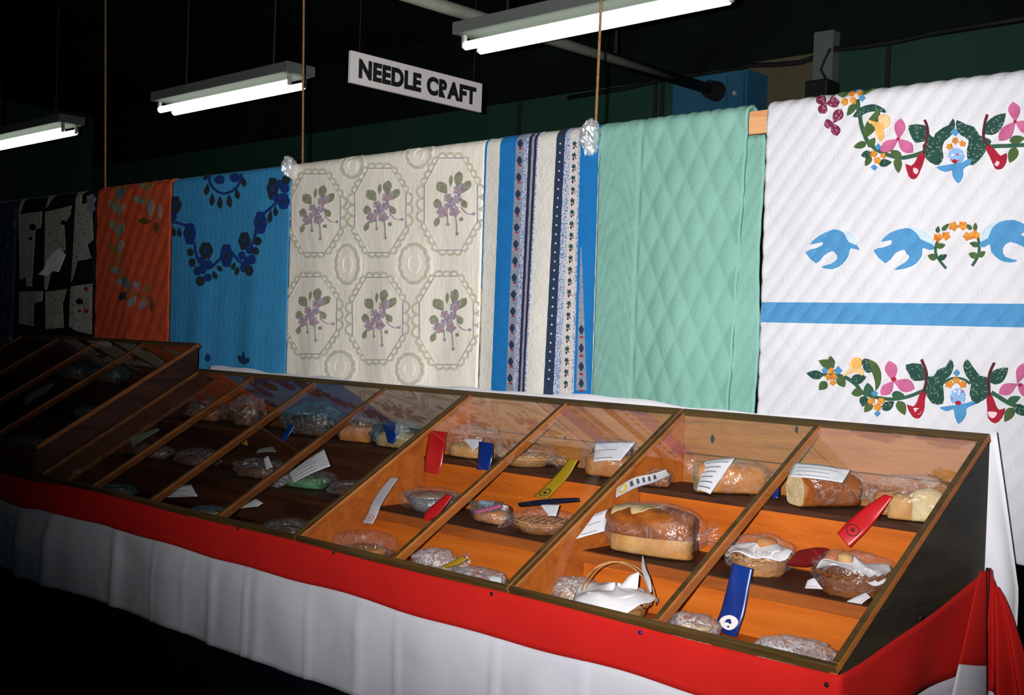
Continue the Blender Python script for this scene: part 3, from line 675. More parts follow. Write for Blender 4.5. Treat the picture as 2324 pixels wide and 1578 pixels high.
a.oval((1250, 1186), 46, 50, 'ap_bluecalico', 0.0055, 'oval_patch', n=20); a.oval((1255, 1222), 19, 13, 'ap_red', 0.0065, 'red_bud')
a.poly('blue_blossom', [(1143, 1250), (1200, 1240), (1240, 1235), (1290, 1225), (1340, 1213), (1352, 1230), (1300, 1255), (1296, 1300), (1258, 1346), (1235, 1310), (1226, 1260), (1185, 1272)], 'ap_sky', 0.006)
d0, d1 = 2.415-1.747, 2.415-1.676
wq.piece('blue_band', [(wq.x0+0.003, d0), (wq.x1-0.003, d0), (wq.x1-0.003, d1), (wq.x0+0.003, d1)], 'ap_sky', 0.003, 0.017)

# green quilt, with its folded under layer
def green_relief(u, v):
    if u < 0.215: # feather border
        e = 0.0028*abs(math.sin(26*u+3*math.sin(17*v)))**0.6+0.0022*abs(math.sin(30*v+8*math.sin(15*u)))**0.6
        return e if u < 0.20 else 0.0
    t = (u-0.215)
    return 0.0075*(abs(math.sin(math.pi*(t/0.105+v/0.20)))*abs(math.sin(math.pi*(t/0.105-v/0.20))))**0.55
gq = Quilt('green_quilt', 'quilt_green', (1352, 590), (1696, 320), 1.05, 'plain mint green quilt stitched in diamonds, beside the white quilt', green_relief, 0.010, 0.8, 1.2, dx=0.0085, dz=0.0085, slantr=0.055)
xr0 = P(1700, 600, y=3.598).x; xr1 = P(1719, 600, y=3.598).x+0.008
b = MB(); b.grid(lambda u, v: Vector((xr0-0.10+(xr1-xr0+0.10)*u+0.004*math.sin(v*14), 3.603+0.004*math.sin(v*9+u*3)-0.003*abs(math.sin(v*40+u*9)), 2.343-(2.343-1.03)*v)), 14, 80)
o = b.build('folded_layer', 'quilt_green', gq.root, True); solid(o, 0.010, 1.0)

# striped quilt
sq = Quilt('striped_quilt', 'stripe_cream', (1093, 600), (1350, 590), 1.05, 'cream and blue striped quilt with rows of printed flowers', puff_lines([(math.radians(-52), 0.07, 1.0)], 0.002), 0.008, 0.5, 0.3, dx=0.012, dz=0.016)
def stripe(xt0, xt1, xb0, xb1, mat, name, off=0.0025, ytop=60, ybot=1560):
    def pt(px, py): return sq.uv(640+px/2.63, 300+py/2.63)
    top0, top1, bot0, bot1 = pt(xt0, 100), pt(xt1, 100), pt(xb0, 1490), pt(xb1, 1490)
    def ext(t, bt, d): return (t[0]+(bt[0]-t[0])*(d-t[1])/(bt[1]-t[1]), d)
    dh, dl = -0.06, sq.Ls-0.01
    sq.piece(name, [ext(top0, bot0, dh), ext(top1, bot1, dh), ext(top1, bot1, dl), ext(top0, bot0, dl)], mat, off, 0.02)
stripe(1198, 1225, 1135, 1160, 'stripe_blue', 'blue_stripe'); stripe(1305, 1400, 1248, 1340, 'stripe_blue', 'blue_stripe')
stripe(1400, 1450, 1340, 1385, 'stripe_rosebud', 'rosebud_stripe'); stripe(1450, 1475, 1385, 1418, 'stripe_dots', 'dotted_stripe')
stripe(1475, 1494, 1418, 1434, 'stripe_navy', 'navy_stripe'); stripe(1494, 1508, 1434, 1448, 'stripe_mauve', 'mauve_stripe'); stripe(1508, 1524, 1448, 1462, 'stripe_navy', 'navy_stripe'); stripe(1524, 1532, 1462, 1470, 'stripe_dots', 'dotted_stripe')
stripe(1640, 1690, 1570, 1622, 'stripe_diamonds', 'diamond_stripe'); stripe(1690, 1725, 1622, 1660, 'stripe_dots', 'dotted_stripe'); stripe(1725, 1772, 1660, 1730, 'stripe_sprigs', 'flower_stripe')
stripe(1772, 1784, 1730, 1742, 'stripe_dots', 'dotted_stripe'); stripe(1784, 1900, 1742, 1860, 'stripe_blue', 'blue_stripe')
a = Art(sq, 640, 300, 2.63)
a.poly('fold_wedge', [(1786, 690), (1790, 690), (1814, 1540), (1756, 1540), (1775, 1000)], 'stripe_rosebud', 0.0045, 1)

def motifs(xt, xb, step, fn):
    n = int(1440/step)
    for i in range(n+1):
        y = 70+i*step; t = (y-100)/1390; fn(xt+(xb-xt)*t, y)
def rosebud(x, y):
    a.oval((x, y), 15, 24, 'motif_navy', 0.0042, 'rosebud_motif', 12, 4, 0.12); a.oval((x+3, y+31), 11, 6, 'motif_red', 0.0042, 'red_motif', 8)
def sprig(x, y):
    a.oval((x, y), 12, 13, 'motif_green', 0.0042, 'sprig_motif', 15, 5, 0.35, y); a.oval((x-4, y+24), 5, 9, 'motif_navy', 0.0042, 'leaf_motif', 8); a.oval((x+9, y+18), 5, 5, 'motif_red', 0.0042, 'red_motif', 7)
motifs(1425, 1363, 100, rosebud); motifs(1749, 1695, 68, sprig); motifs(1665, 1596, 54, lambda x, y: a.oval((x, y), 5.5, 6.5, 'stripe_cream', 0.0042, 'dot_motif', 4))

for x, y in ((1788, 1180), (1787, 1290), (1786, 1400), (1785, 1500)): a.oval((x, y), 13, 26, 'motif_navy', 0.0055, 'rosebud_motif', 12, 4, 0.12); a.oval((x, y+45), 12, 8, 'motif_red', 0.0055, 'red_motif', 8)

# cream quilt with violet medallions
cq = Quilt('cream_quilt', 'quilt_cream', (655, 600), (1092, 600), 1.05, 'cream quilt printed with six octagons holding bunches of violets', lambda u, v: 0.0016*abs(math.sin(38*u+2.2*math.sin(9*v)))**0.5*abs(math.sin(4.4*v+0.5*math.sin(20*u)))**0.5, 0.008, 0.6, 2.0, dx=0.012, dz=0.014)
a = Art(cq, 640, 300, 2.63, 0.03)
def medallion(cx, cy, hw, hh):
    k, h = hw/160.0, hh/270.0
    T = lambda x, y: (cx+(x-1010)*k, cy+(y-430)*h)
    oc = [(-.47, -1), (.42, -1), (1, -.42), (1, .38), (.40, 1), (-.48, 1), (-1, .40), (-1, -.40)]
    pts = [(cx+p*hw, cy+q*hh) for p, q in oc]
    for i in range(8):
        p, q = pts[i], pts[(i+1) % 8]
        dx, dy = q[0]-p[0], q[1]-p[1]; l = math.hypot(dx, dy); nx, ny = dy/l, -dx/l
        n = 3 if i % 2 == 0 else 4
        for j in range(n):
            c = (p[0]+dx*(j+.5)/n+nx*4, p[1]+dy*(j+.5)/n+ny*4); r = l/n*0.5
            arc = [(c[0]+(dx/l)*r*math.cos(t)+nx*r*1.05*math.sin(t), c[1]+(dy/l)*r*math.cos(t)+ny*r*1.05*math.sin(t)) for t in [math.pi*s/6 for s in range(7)]]
            a.stroke(arc, 15, 'cq_lace', 0.003, 'lace_scallop')
        a.stroke([p, q], 5 if i % 2 else 7, 'cq_line' if i % 4 != 1 else 'cq_lace', 0.0036, 'octagon_edge')
    for p0, p1, wd in [((985, 372), (928, 300), 62), ((1045, 330), (1062, 238), 54), ((1080, 365), (1126, 292), 46), ((955, 432), (902, 422), 56), ((1070, 398), (1104, 454), 40), ((935, 500), (912, 562), 32), ((1005, 330), (1010, 260), 22), ((1080, 505), (1066, 530), 24)]:
        a.leaf(T(*p0), T(*p1), wd*k, 'cq_leaf', 0.0036, 'leaf', 0.9)
    a.stroke([T(1035, 480), T(1042, 540), T(1045, 600)], 6*k, 'cq_leaf', 0.0036); a.stroke([T(1070, 450), T(1108, 486), T(1146, 490)], 6*k, 'cq_violet', 0.0036)
    a.stroke([T(985, 490), T(988, 545)], 6*k, 'cq_leaf', 0.0036)
    for c, r in [((992, 395), 26), ((1055, 350), 30), ((958, 478), 33), ((1030, 475), 32), ((1078, 325), 20), ((1015, 425), 24), ((1048, 400), 25), ((940, 450), 16), ((985, 440), 18)]:
        a.oval(T(*c), r*k, r*h*0.95, 'cq_violet', 0.0044, 'violet', 15, 5, 0.2, c[0])
    for c in [(1060, 350), (994, 394), (964, 482), (1032, 466)]: a.oval(T(*c), 7*k, 8*k, 'cq_centre', 0.0056, 'violet_centre', 8)
    for c, r in [((1046, 605), 11), ((989, 548), 11), ((1147, 488), 10)]: a.oval(T(*c), r*k, r*h, 'cq_violet', 0.0044, 'bud', 8)
for mdl in [(205, 485, 146, 236), (590, 468, 154, 252), (1012, 430, 160, 275), (180, 1095, 148, 230), (573, 1114, 154, 246), (986, 1124, 162, 264)]: medallion(*mdl)
for c, rx, ry in [((388, 790), 62, 108), ((790, 785), 78, 108), ((345, 1400), 72, 84), ((765, 1415), 70, 84), ((420, 200), 58, 66), ((815, 130), 66, 76)]:
    a.ring(c, rx, ry, 20, 'cq_lace', 0.003, 'oval_ring', 26, 6, 0.10); a.ring(c, rx*.45, ry*.5, 7, 'cq_ghost', 0.003, 'inner_ring', 16)
    a.ring(c, rx*1.25, ry*1.22, 6, 'cq_ghost', 0.003, 'outer_ring', 26, 5, 0.08)

# blue quilt
bq = Quilt('blue_quilt', 'quilt_blue', (386, 590), (653, 600), 0.95, 'sky blue quilt with a garland of deep blue flowers', lambda u, v: 0.0022*abs(math.sin(60*u)*math.sin(60*v))**0.5, 0.008, 0.6, 0.9, dx=0.013, dz=0.016)
a = Art(bq, 0, 400, 3.32, 0.03)
a.stroke([(1570, -20), (1590, 60), (1640, 115), (1700, 130), (1770, 100), (1812, 40), (1820, -20)], 17, 'bq_deep')
for p0, p1 in [((1605, 130), (1600, 225)), ((1660, 150), (1660, 246)), ((1728, 140), (1736, 238)), ((1785, 95), (1797, 175)), ((1572, 60), (1556, 145)), ((1830, 5), (1848, 82)), ((1560, -30), (1540, 30))]: a.leaf(p0, p1, 38, 'bq_dark', 0.0045, 'leaf', 0.9)
for c in ((1658, 28), (1772, 12)): a.oval(c, 38, 34, 'bq_deep', 0.005, 'flower')
a.stroke([(1285, 345), (1340, 352), (1400, 372)], 20, 'bq_deep'); a.stroke([(1470, 500), (1486, 590), (1515, 655), (1570, 700), (1635, 645), (1685, 590)], 18, 'bq_deep')
a.stroke([(1745, 570), (1800, 640), (1850, 655)], 18, 'bq_deep'); a.stroke([(1880, 560), (1925, 470), (1935, 400)], 18, 'bq_deep'); a.stroke([(1995, 280), (2070, 215), (2110, 170)], 18, 'bq_deep')
for c, rx, ry in [((1435, 435), 46, 84), ((1708, 600), 46, 90), ((1970, 352), 46, 88), ((2140, 190), 44, 62)]:
    a.oval(c, rx, ry, 'bq_deep', 0.0045, 'flower', 22, 6, 0.07); a.oval(c, rx*.28, ry*.25, 'bq_dark', 0.0058, 'flower_centre')
for c, rx, ry in [((1325, 215), 42, 66), ((1560, 562), 46, 66), ((1846, 490), 46, 70), ((2058, 95), 40, 86)]:
    a.oval(c, rx, ry, 'bq_dark', 0.0045, 'dark_flower', 22, 6, 0.07); a.oval(c, rx*.3, ry*.3, 'bq_deep', 0.0058, 'flower_centre')
for c, r in [((1530, 640), 28), ((1575, 662), 28), ((1500, 715), 30), ((1572, 765), 26), ((1535, 705), 30), ((1825, 600), 28), ((1890, 552), 32), ((1906, 630), 32), ((1840, 692), 30), ((1870, 640), 30), ((2090, 165), 30), ((2110, 60), 30), ((2150, 90), 34), ((1300, 300), 36)]:
    a.oval(c, r, r*1.15, 'bq_deep', 0.005, 'petal')
for c, r in [((1440, 575), 25), ((1455, 652), 27), ((1950, 490), 28), ((1936, 566), 25), ((1520, 792), 32), ((1886, 712), 34), ((2160, 30), 30)]: a.oval(c, r, r*1.2, 'bq_dark', 0.005, 'berry')
for p0, p1 in [((1310, 385), (1310, 458)), ((1350, 390), (1358, 462)), ((1605, 715), (1632, 776)), ((1635, 672), (1672, 718)), ((1765, 650), (1755, 708)), ((1795, 682), (1778, 748)), ((2045, 255), (2034, 355)), ((2078, 228), (2082, 304)),
               ((1840, 1420), (1790, 1350)), ((1850, 1420), (1892, 1370))]: a.leaf(p0, p1, 34, 'bq_dark', 0.0045, 'leaf', 0.9)
a.leaf((1840, 1420), (1842, 1320), 40, 'bq_deep', 0.005, 'petal'); a.leaf((1570, 1400), (1572, 1335), 34, 'bq_deep', 0.005, 'petal')

# orange quilt
oq = Quilt('orange_quilt', 'quilt_orange', (217, 590), (384.5, 590), 0.95, 'burnt orange quilt with trailing vines of grey leaves', puff_lines([(math.radians(30), 0.10, 1.0)], 0.007, 0.7), 0.008, 0.7, 0.2, dx=0.016, dz=0.018)
a = Art(oq, 0, 400, 3.32, 0.035)
a.stroke([(885, 70), (890, 200), (885, 330), (890, 450), (890, 580), (910, 720), (950, 820), (1010, 880), (1100, 920), (1150, 910)], 13, 'oq_vine'); a.stroke([(1095, 60), (1100, 170), (1115, 250), (1150, 312), (1218, 322)], 12, 'oq_vine')
for p0, p1, wd, m in [((890, 182), (945, 85), 46, 'oq_teal'), ((885, 275), (835, 178), 44, 'oq_sage'), ((895, 305), (942, 202), 40, 'oq_grey'), ((885, 435), (842, 332), 42, 'oq_grey'), ((895, 460), (938, 352), 44, 'oq_sage'), ((885, 595), (832, 502), 36, 'oq_olive'), ((898, 585), (932, 478), 38, 'oq_grey'),
        ((915, 745), (838, 678), 44, 'oq_sage'), ((945, 815), (875, 785), 46, 'oq_grey'), ((995, 856), (940, 752), 50, 'oq_teal'), ((965, 870), (908, 940), 52, 'bq_dark'), ((1055, 868), (1028, 784), 38, 'kq_purple'), ((1035, 900), (982, 985), 50, 'oq_grey'), ((1105, 920), (1065, 1005), 44, 'oq_grey'), ((1112, 905), (1118, 800), 26, 'oq_vine'), ((1150, 905), (1146, 1024), 28, 'oq_brown'),
        ((1105, 208), (1018, 160), 50, 'oq_sage'), ((1140, 312), (1146, 165), 46, 'oq_grey'), ((1212, 322), (1214, 205), 26, 'oq_grey'), ((1148, 342), (1052, 338), 52, 'oq_brown'), ((1175, 440), (1192, 345), 36, 'oq_brown'), ((1100, 112), (1150, 60), 36, 'oq_vine'), ((1090, 80), (1060, 66), 30, 'oq_sage'), ((880, 110), (860, 80), 30, 'oq_olive')]:
    a.leaf(p0, p1, wd, m, 0.0045, 'leaf', 0.9)

# black patchwork quilt and the dim navy one beyond
kq = Quilt('black_patchwork_quilt', 'quilt_black', (36, 590), (214, 590), 0.95, 'black quilt pieced with pale printed patches, left of the orange one', lambda u, v: 0.0, 0.01, 0.6, 0.4, dx=0.03, dz=0.04)
a = Art(kq, 0, 400, 3.32, 0.05)
for pl in [[(140, 290), (320, 265), (312, 390), (268, 402), (242, 832), (204, 832), (195, 760), (145, 782)], [(138, 870), (330, 868), (325, 942), (262, 960), (265, 1132), (138, 1112)], [(150, 172), (192, 165), (150, 285), (140, 288)],
           [(345, 272), (540, 222), (530, 290), (482, 362), (492, 556), (400, 620), (352, 860), (340, 850)], [(345, 872), (500, 850), (466, 960), (470, 1142), (345, 1152)], [(350, 142), (412, 135), (382, 190), (350, 240)],
           [(576, 122), (640, 110), (612, 210), (690, 200), (705, 480), (660, 520), (690, 620), (590, 640), (560, 762), (545, 800), (560, 480)], [(540, 832), (695, 810), (690, 1192), (600, 1172), (530, 1132)]]:
    a.poly('printed_patch', pl, 'kq_print', 0.004, 1)
for c, r in (((690, 175), 34), ((690, 240), 28)): a.oval(c, r, r*1.1, 'kq_purple', 0.006, 'flower_patch', 16, 5, 0.15)
for c, r in (((250, 385), 26), ((480, 350), 18), ((610, 945), 24), ((235, 470), 14)): a.oval(c, r, r, 'quilt_black', 0.006, 'dark_patch', 12)
for c, r in (((655, 850), 16), ((655, 1018), 18), ((610, 1015), 12)): a.oval(c, r, r, 'ap_red', 0.006, 'red_patch', 8)
o = a.poly('white_cloth_scrap', [(303, 742), (340, 700), (360, 640), (400, 580), (450, 545), (492, 592), (440, 722), (395, 714), (360, 752)], 'linen', 0.008, 1)
nq = Quilt('navy_quilt', 'quilt_navy_print', -8.75, (33, 590), 0.95, 'dim navy printed quilt at the far left edge', lambda u, v: 0.0, 0.01, 0.6, 1.4, dx=0.04, dz=0.05)

# ------------------------------------------------------------------ tables, backing cloth
TZ = 0.755
for i, (xa, xb) in enumerate(((-3.37, -1.30), (-5.44, -3.385), (-8.9, -5.455))):
    e = empty('display_table', ((xa+xb)/2, 2.95, 0), ['plain table under the near bread cases, hidden by the bunting', 'plain table under the four-pane case, hidden by the bunting', 'plain table under the raised far case, hidden by the bunting'][i], 'table')
    b = MB(); b.box(xa, xb, 2.50, 3.365, TZ-0.03, TZ); o = b.build('tabletop', 'table_wood', e); bevel(o, 0.004)
    for xx in (xa+0.06, xb-0.06):
        for yy in (2.58, 3.30):
            b = MB(); b.box(xx-0.025, xx+0.025, yy-0.025, yy+0.025, 0, TZ-0.03); b.build('leg', 'table_wood', e)
# white cloth pinned along the backs of the cases
xe_t, xe_b = P(2258, 1005, y=3.405).x, P(2312, 1330, y=3.405).x
b = MB()
def backc(u, v):
    z = 1.372-v*1.25
    t = min(1, max(0, (1.372-z)/0.45)); xr = xe_t+(xe_b-xe_t)*t
    x = -5.46+(xr+5.46)*u
    k = min(1, v/0.3)
    y = 3.415+0.006*math.sin(u*70+2*math.sin(v*3))*k+0.012*k*math.sin(u*23)
    if u > 0.955: y -= 0.03*math.sin((u-0.955)/0.045*math.pi*2.0)*t
    zz = z + 0.016*(1-v)**8*(math.sin(u*31)*0.35+0.5*math.sin(u*11+1)+0.2*math.sin(u*83))
    return Vector((x, y, zz))
b.grid(backc, 260, 34)
o = b.build('backing_cloth', 'backing_white', None, True, 'white cloth hung along the backs of the bread cases', 'cloth'); solid(o, 0.002)

# ------------------------------------------------------------------ glazed cases
YL, ZL, YB, ZB = 2.49, 0.855, 3.352, 1.366          # front lip and back top of the sloping glass
SL = math.atan2(ZB-ZL, YB-YL); SV = Vector((0, math.cos(SL), math.sin(SL))); SN = Vector((0, -math.sin(SL), math.cos(SL)))
SLEN = math.hypot(YB-YL, ZB-ZL)
S1Z, S2Z, S3Z, N1Y, N2Y = 1.116, 0.936, 0.785, 3.08, 2.81
def make_case(x0, x1, npane, dz, label, seed, base=None, dark=False):
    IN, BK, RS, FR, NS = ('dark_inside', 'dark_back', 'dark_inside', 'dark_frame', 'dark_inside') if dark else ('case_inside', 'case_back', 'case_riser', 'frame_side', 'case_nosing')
    e = empty('bread_case', ((x0+x1)/2, (YL+YB)/2, TZ+dz), label, 'display case', 'sloping glazed bread cases along the tables')
    off = Vector((0, 0, dz)); zb = TZ+dz if base is None else base
    T = 0.019
    def box(name, mat, *a_, par=e, bv=0.002):
        b = MB(); b.box(*a_); o = b.build(name, mat, par); bevel(o, bv); return o
    for xa in (x0, x1-T):
        b = MB(); b.prism([(YL+0.002, zb+0.0), (YL+0.002, ZL+dz-0.022), (YB, ZB+dz-0.022), (YB, zb+0.0)], 'x', xa, xa+T)
        # outer face weathered, inner face clean
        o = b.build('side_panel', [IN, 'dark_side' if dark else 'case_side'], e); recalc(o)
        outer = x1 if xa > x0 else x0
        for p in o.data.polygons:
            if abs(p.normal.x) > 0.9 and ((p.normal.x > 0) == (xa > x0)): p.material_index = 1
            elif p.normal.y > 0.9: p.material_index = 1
    xi0, xi1 = x0+T, x1-T
    rnd = random.Random(seed)
    zs = [zb, 1.03+dz, 1.215+dz, ZB+dz-0.022]
    b = MB(); b.box(xi0+0.001, xi1-0.001, YB-0.0016, YB, zs[0]+0.001, zs[3]); b.build('seam_light_block', 'dark_inside', e)  # dark sheet added to stop lit cloth showing through the plank seams
    for i in range(3):
        b = MB(); b.box(xi0+0.001, xi1-0.001, YB-0.018, YB-0.002, zs[i]+0.0015, zs[i+1]-0.0015); o = b.build('back_plank', BK, e); bevel(o, 0.0015)
    box('bottom_board', IN, xi0+.001, xi1-.001, YL+0.018, YB-0.02, S3Z+dz-0.02, S3Z+dz)
    box('front_board', IN, xi0+.001, xi1-.001, YL, YL+0.017, zb, ZL+dz-0.03)
    sh = box('shelf', 'case_shelf', xi0+.001, xi1-.001, N1Y, YB-0.02, S1Z+dz-0.018, S1Z+dz)
    box('shelf', 'case_shelf', xi0+.001, xi1-.001, N2Y, N1Y+0.012, S2Z+dz-0.018, S2Z+dz)
    box('nosing', NS, xi0+.001, xi1-.001, N2Y-0.012, N2Y-0.0005, S2Z+dz-0.036, S2Z+dz-0.001)
    box('riser', RS, xi0+.001, xi1-.001, N1Y+0.014, N1Y+0.026, S2Z+dz+0.001, S1Z+dz-0.019)
    box('riser', RS, xi0+.001, xi1-.001, N2Y+0.004, N2Y+0.016, S3Z+dz+0.001, S2Z+dz-0.019)
    def bar(name, c, half, deep, wide, lift=0.0):
        """frame piece along the slope (c = x centre) with a weathered outer face"""
        b = MB(); cc = Vector((c, (YL+YB)/2, (ZL+ZB)/2))+off-SV*0.0053+SN*(lift-deep/2)
        b.obox(cc, (wide/2, 0, 0), SV*half, SN*(deep/2)); o = b.build(name, [FR, 'frame_weathered'], e); recalc(o)
        for p in o.data.polygons:
            if p.normal.dot(SN) > 0.9: p.material_index = 1
        bevel(o, 0.002); return o
    def cross(name, s, wide, deep, lift=0.0):
        b = MB(); cc = Vector(((x0+x1)/2, YL, ZL))+off+SV*s+SN*(lift-deep/2)
        b.obox(cc, ((x1-x0)/2, 0, 0), SV*(wide/2), SN*(deep/2)); o = b.build(name, [FR, 'frame_weathered'], e); recalc(o)
        for p in o.data.polygons:
            if p.normal.dot(SN) > 0.9 or p.normal.y < -0.9 or abs(p.normal.dot(SV)) > 0.95: p.material_index = 1
        bevel(o, 0.002); return o
    cross('bottom_rail', 0.0075, 0.015, 0.026); cross('top_rail', SLEN-0.012, 0.026, 0.026)
    hl = (SLEN-0.0415)/2
    bar('stile', x0+0.0095, hl, 0.022, 0.019); bar('stile', x1-0.0095, hl, 0.022, 0.019)
    xs = [x0+0.0095+(x1-x0-0.019)*i/npane for i in range(npane+1)]
    for xx in xs[1:-1]: bar('glazing_bar', xx, hl, 0.034, 0.019)
    for i in range(npane):
        b = MB(); cc = Vector(((xs[i]+xs[i+1])/2, (YL+YB)/2, (ZL+ZB)/2))+off-SV*0.0053-SN*0.006
        b.obox(cc, ((xs[i+1]-xs[i])/2-0.0102, 0, 0), SV*((SLEN-0.0425)/2), SN*0.0012); o = b.build('glass_pane', 'pane_glass', e); recalc(o)
    # dark knots and nail heads in the clean inner boards
    return e
XJ = [-5.452, -3.396, -2.346, -1.288]
make_case(XJ[2]+0.0015, XJ[3], 2, 0.0, 'nearest glazed wooden case, bright, with big loaves and baskets', 1)
make_case(XJ[1]+0.0015, XJ[2]-0.0015, 2, 0.0, 'second glazed wooden case, with pies and red, silver and yellow ribbons', 2)
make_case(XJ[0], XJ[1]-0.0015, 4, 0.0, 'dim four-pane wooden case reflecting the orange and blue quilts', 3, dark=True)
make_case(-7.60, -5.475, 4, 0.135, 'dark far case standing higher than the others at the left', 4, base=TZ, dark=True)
# dark knots on the back boards of the nearest case
for px, py, r in ((1617, 997, 0.011), (1808, 975, 0.008), (1282, 994, 0.007)):
    q = P(px, py, y=YB-0.0185); b = MB(); b.lathe([(r*0.9, -0.0006), (r, 0.0), (r*0.9, 0.0006)], (0, 0, 0), 12)
    b.v = [(q.x+v[0]*0.75, q.y+v[2], q.z+v[1]*1.4) for v in b.v]
    par = [o for o in bpy.data.objects if o.name.startswith('bread_case') and abs(o.location.x-q.x) < 0.55][0]
    b.build('knot', 'black_rubber', par)

# ------------------------------------------------------------------ bunting
BX1, BY = -1.268, 2.468
e_b = empty('bunting', (-4.5, BY, 0.05), 'red, white and navy bunting pinned along the table fronts and round the corner', 'bunting')
xl = -8.6
LF = BX1-xl; LSD = 0.86
def topz(s):
    if s < LF:
        x = xl+s
        z = 0.846+0.003*math.sin(x*5)
        if x < -4.95:
            t = (-4.95-x); z -= 0.02*abs(math.sin(t*2.2))*min(1, t*2)
        return z
    t = (s-LF)/LSD; return 0.846+0.144*t**1.15
def bunt(s, d):
    """s along the path from far left round the corner, d down the cloth"""
    z = topz(s)-d
    if s < LF:
        x = xl+s; k = min(1, d/0.25); left = min(1, max(0, (-3.6-x)/1.6))
        f = 0.003*math.sin(x*4.3+math.sin(x*4))+(0.003+0.022*left)*math.sin(x*7+1.5*math.sin(x*3.1))*k
        for xc, wd in ((-5.18, 0.05), (-5.5, 0.07), (-4.62, 0.035), (-3.86, 0.03), (-3.55, 0.03), (-2.98, 0.022), (-6.0, 0.06)):
            f += (0.006+0.018*left)*k*math.exp(-((x-xc)/wd)**2)
        f += 0.016*N3(x*4, d*3.5, 1)*k+0.004*abs(N3(x*9+d*6, d*7-x*3, 4))*k
        for xc in (-2.02, -2.35, -2.78, -3.25, -3.62, -4.05, -4.28): f += 0.007*k*math.exp(-((x-xc+0.01*d)/0.009)**2)
        nearc = min(1, max(0, (BX1-x)/0.3))
        return Vector((x, BY-0.002-0.012*k-f*k*(0.25+0.75*nearc), z))
    t = (s-LF)/LSD
    ph = math.sin(t*13+d*9+2)*0.006*min(1, d/0.15)+0.008*math.sin(d*38-t*8)*t*(1-t)*2
    cr = min(1, t*8)
    return Vector((BX1+0.006*cr+ph*cr, BY+(s-LF), z))
def band(name, mat, da, db, rows):
    b = MB(); n1, n2 = 420, 40
    ss = [LF*i/n1 for i in range(n1)]+[LF+LSD*i/n2 for i in range(n2+1)]
    def fn(u, v):
        s = ss[int(round(u*(len(ss)-1)))]
        g = 1.0 if s < LF else 1.0+0.95*((s-LF)/LSD)
        wob = 0.004*math.sin(s*5.3)+0.003*math.sin(s*11)
        d = (da+(db-da)*v)*g
        if da > 0 or v > 0: d += wob*(1 if (v in (0, 1) or True) else 0)*(1 if (da+(db-da)*v) > 0.01 else 0)
        return bunt(s, d)
    b.grid(fn, len(ss)-1, rows); o = b.build(name, mat, e_b, True); solid(o, 0.0012)
band('red_band', 'bunting_red', 0.0, 0.133, 8); band('white_band', 'bunting_white', 0.133, 0.462, 18); band('navy_band', 'bunting_navy', 0.462, 0.80, 10)
# gathered tail pinned at the back corner of the nearest case
pin = Vector((BX1+0.012, 3.325, 0.992))
def tail(u, v, spread, drop, y0):
    t = v
    wv = 0.03+spread*(t**0.8)
    x = pin.x-0.045*t+(u-0.20)*wv
    y = y0-0.02+0.028*math.sin(u*19+0.6)*min(1, t*2.2+0.1)-0.02*t
    z = pin.z-drop*t-(0.045*u*(1-t*0.6))+0.012*math.sin(u*6)
    return Vector((x, y, z))
def tailband(name, mat, v0, v1, u0, u1):
    b = MB(); b.grid(lambda u, v: tail(u0+(u1-u0)*u, (v0+(v1-v0)*v) if not callable(v0) else v, 0.30, 0.62, 3.33), 60, 14); o = b.build(name, mat, e_b, True); solid(o, 0.0012)
tailband('red_tail', 'bunting_red', 0.0, 0.56, 0.30, 1.0); tailband('white_tail', 'bunting_white', 0.56, 1.0, 0.30, 1.0)
def pleat(name, mat, v0, v1):
    tl, tr = P(2223, 1296, x=-1.245), P(2238, 1296, x=-1.238); bl, br = P(2146, 1640, x=-1.222), P(2240, 1640, x=-1.205)
    b = MB(); b.grid(lambda u, v: (tl*(1-u)+tr*u)*(1-(v0+(v1-v0)*v))+(bl*(1-u)+br*u)*(v0+(v1-v0)*v)+Vector((0.012*math.sin(math.pi*u)*(v0+(v1-v0)*v), 0, 0)), 12, 12)
    o = b.build(name, mat, e_b, True); solid(o, 0.0012)
pleat('red_pleat', 'bunting_red', 0.0, 0.63); pleat('white_pleat', 'bunting_white', 0.63, 1.0)
def tack(c, n, mat, label):
    b = MB(); n = Vector(n).normalized(); c = Vector(c)
    b.tube([c-n*0.002, c+n*0.001, c+n*0.003, c+n*0.0045], [0.003, 0.0062, 0.0058, 0.003], 12)
    b.build('thumbtack', mat, None, True, label, 'thumbtack', 'thumbtacks holding the bunting')
for px, py, m, lb in ((755, 1252, 'tack_black', 'black thumbtack in the red band below the silver ribbon'), (1113, 1349, 'tack_black', 'black thumbtack in the red band where the two near cases meet'),
                  (1450, 1437, 'tack_blue', 'blue thumbtack in the red band below the napkin basket'), (1874, 1556, 'tack_black', 'black thumbtack at the near corner of the red band'), (537, 1198, 'tack_black', 'dim black thumbtack in the red band below the four-pane case')):
    q = P(px, py, y=BY-0.012); d = max(0.004, topz(q.x-xl)-q.z); sp = bunt(q.x-xl, d); tack(sp+Vector((0, -0.003, 0)), (0, -1, 0.1), m, lb)
for px, py, lb in ((2080, 1397, 'black thumbtack halfway up the red cloth on the case end'), (2231, 1288, 'black thumbtack at the top of the gathered red tail')):
    q = P(px, py, x=BX1+0.01); tack(q+Vector((0.012, -0.004, -0.004)), (1, -0.4, 0), 'tack_black', lb)

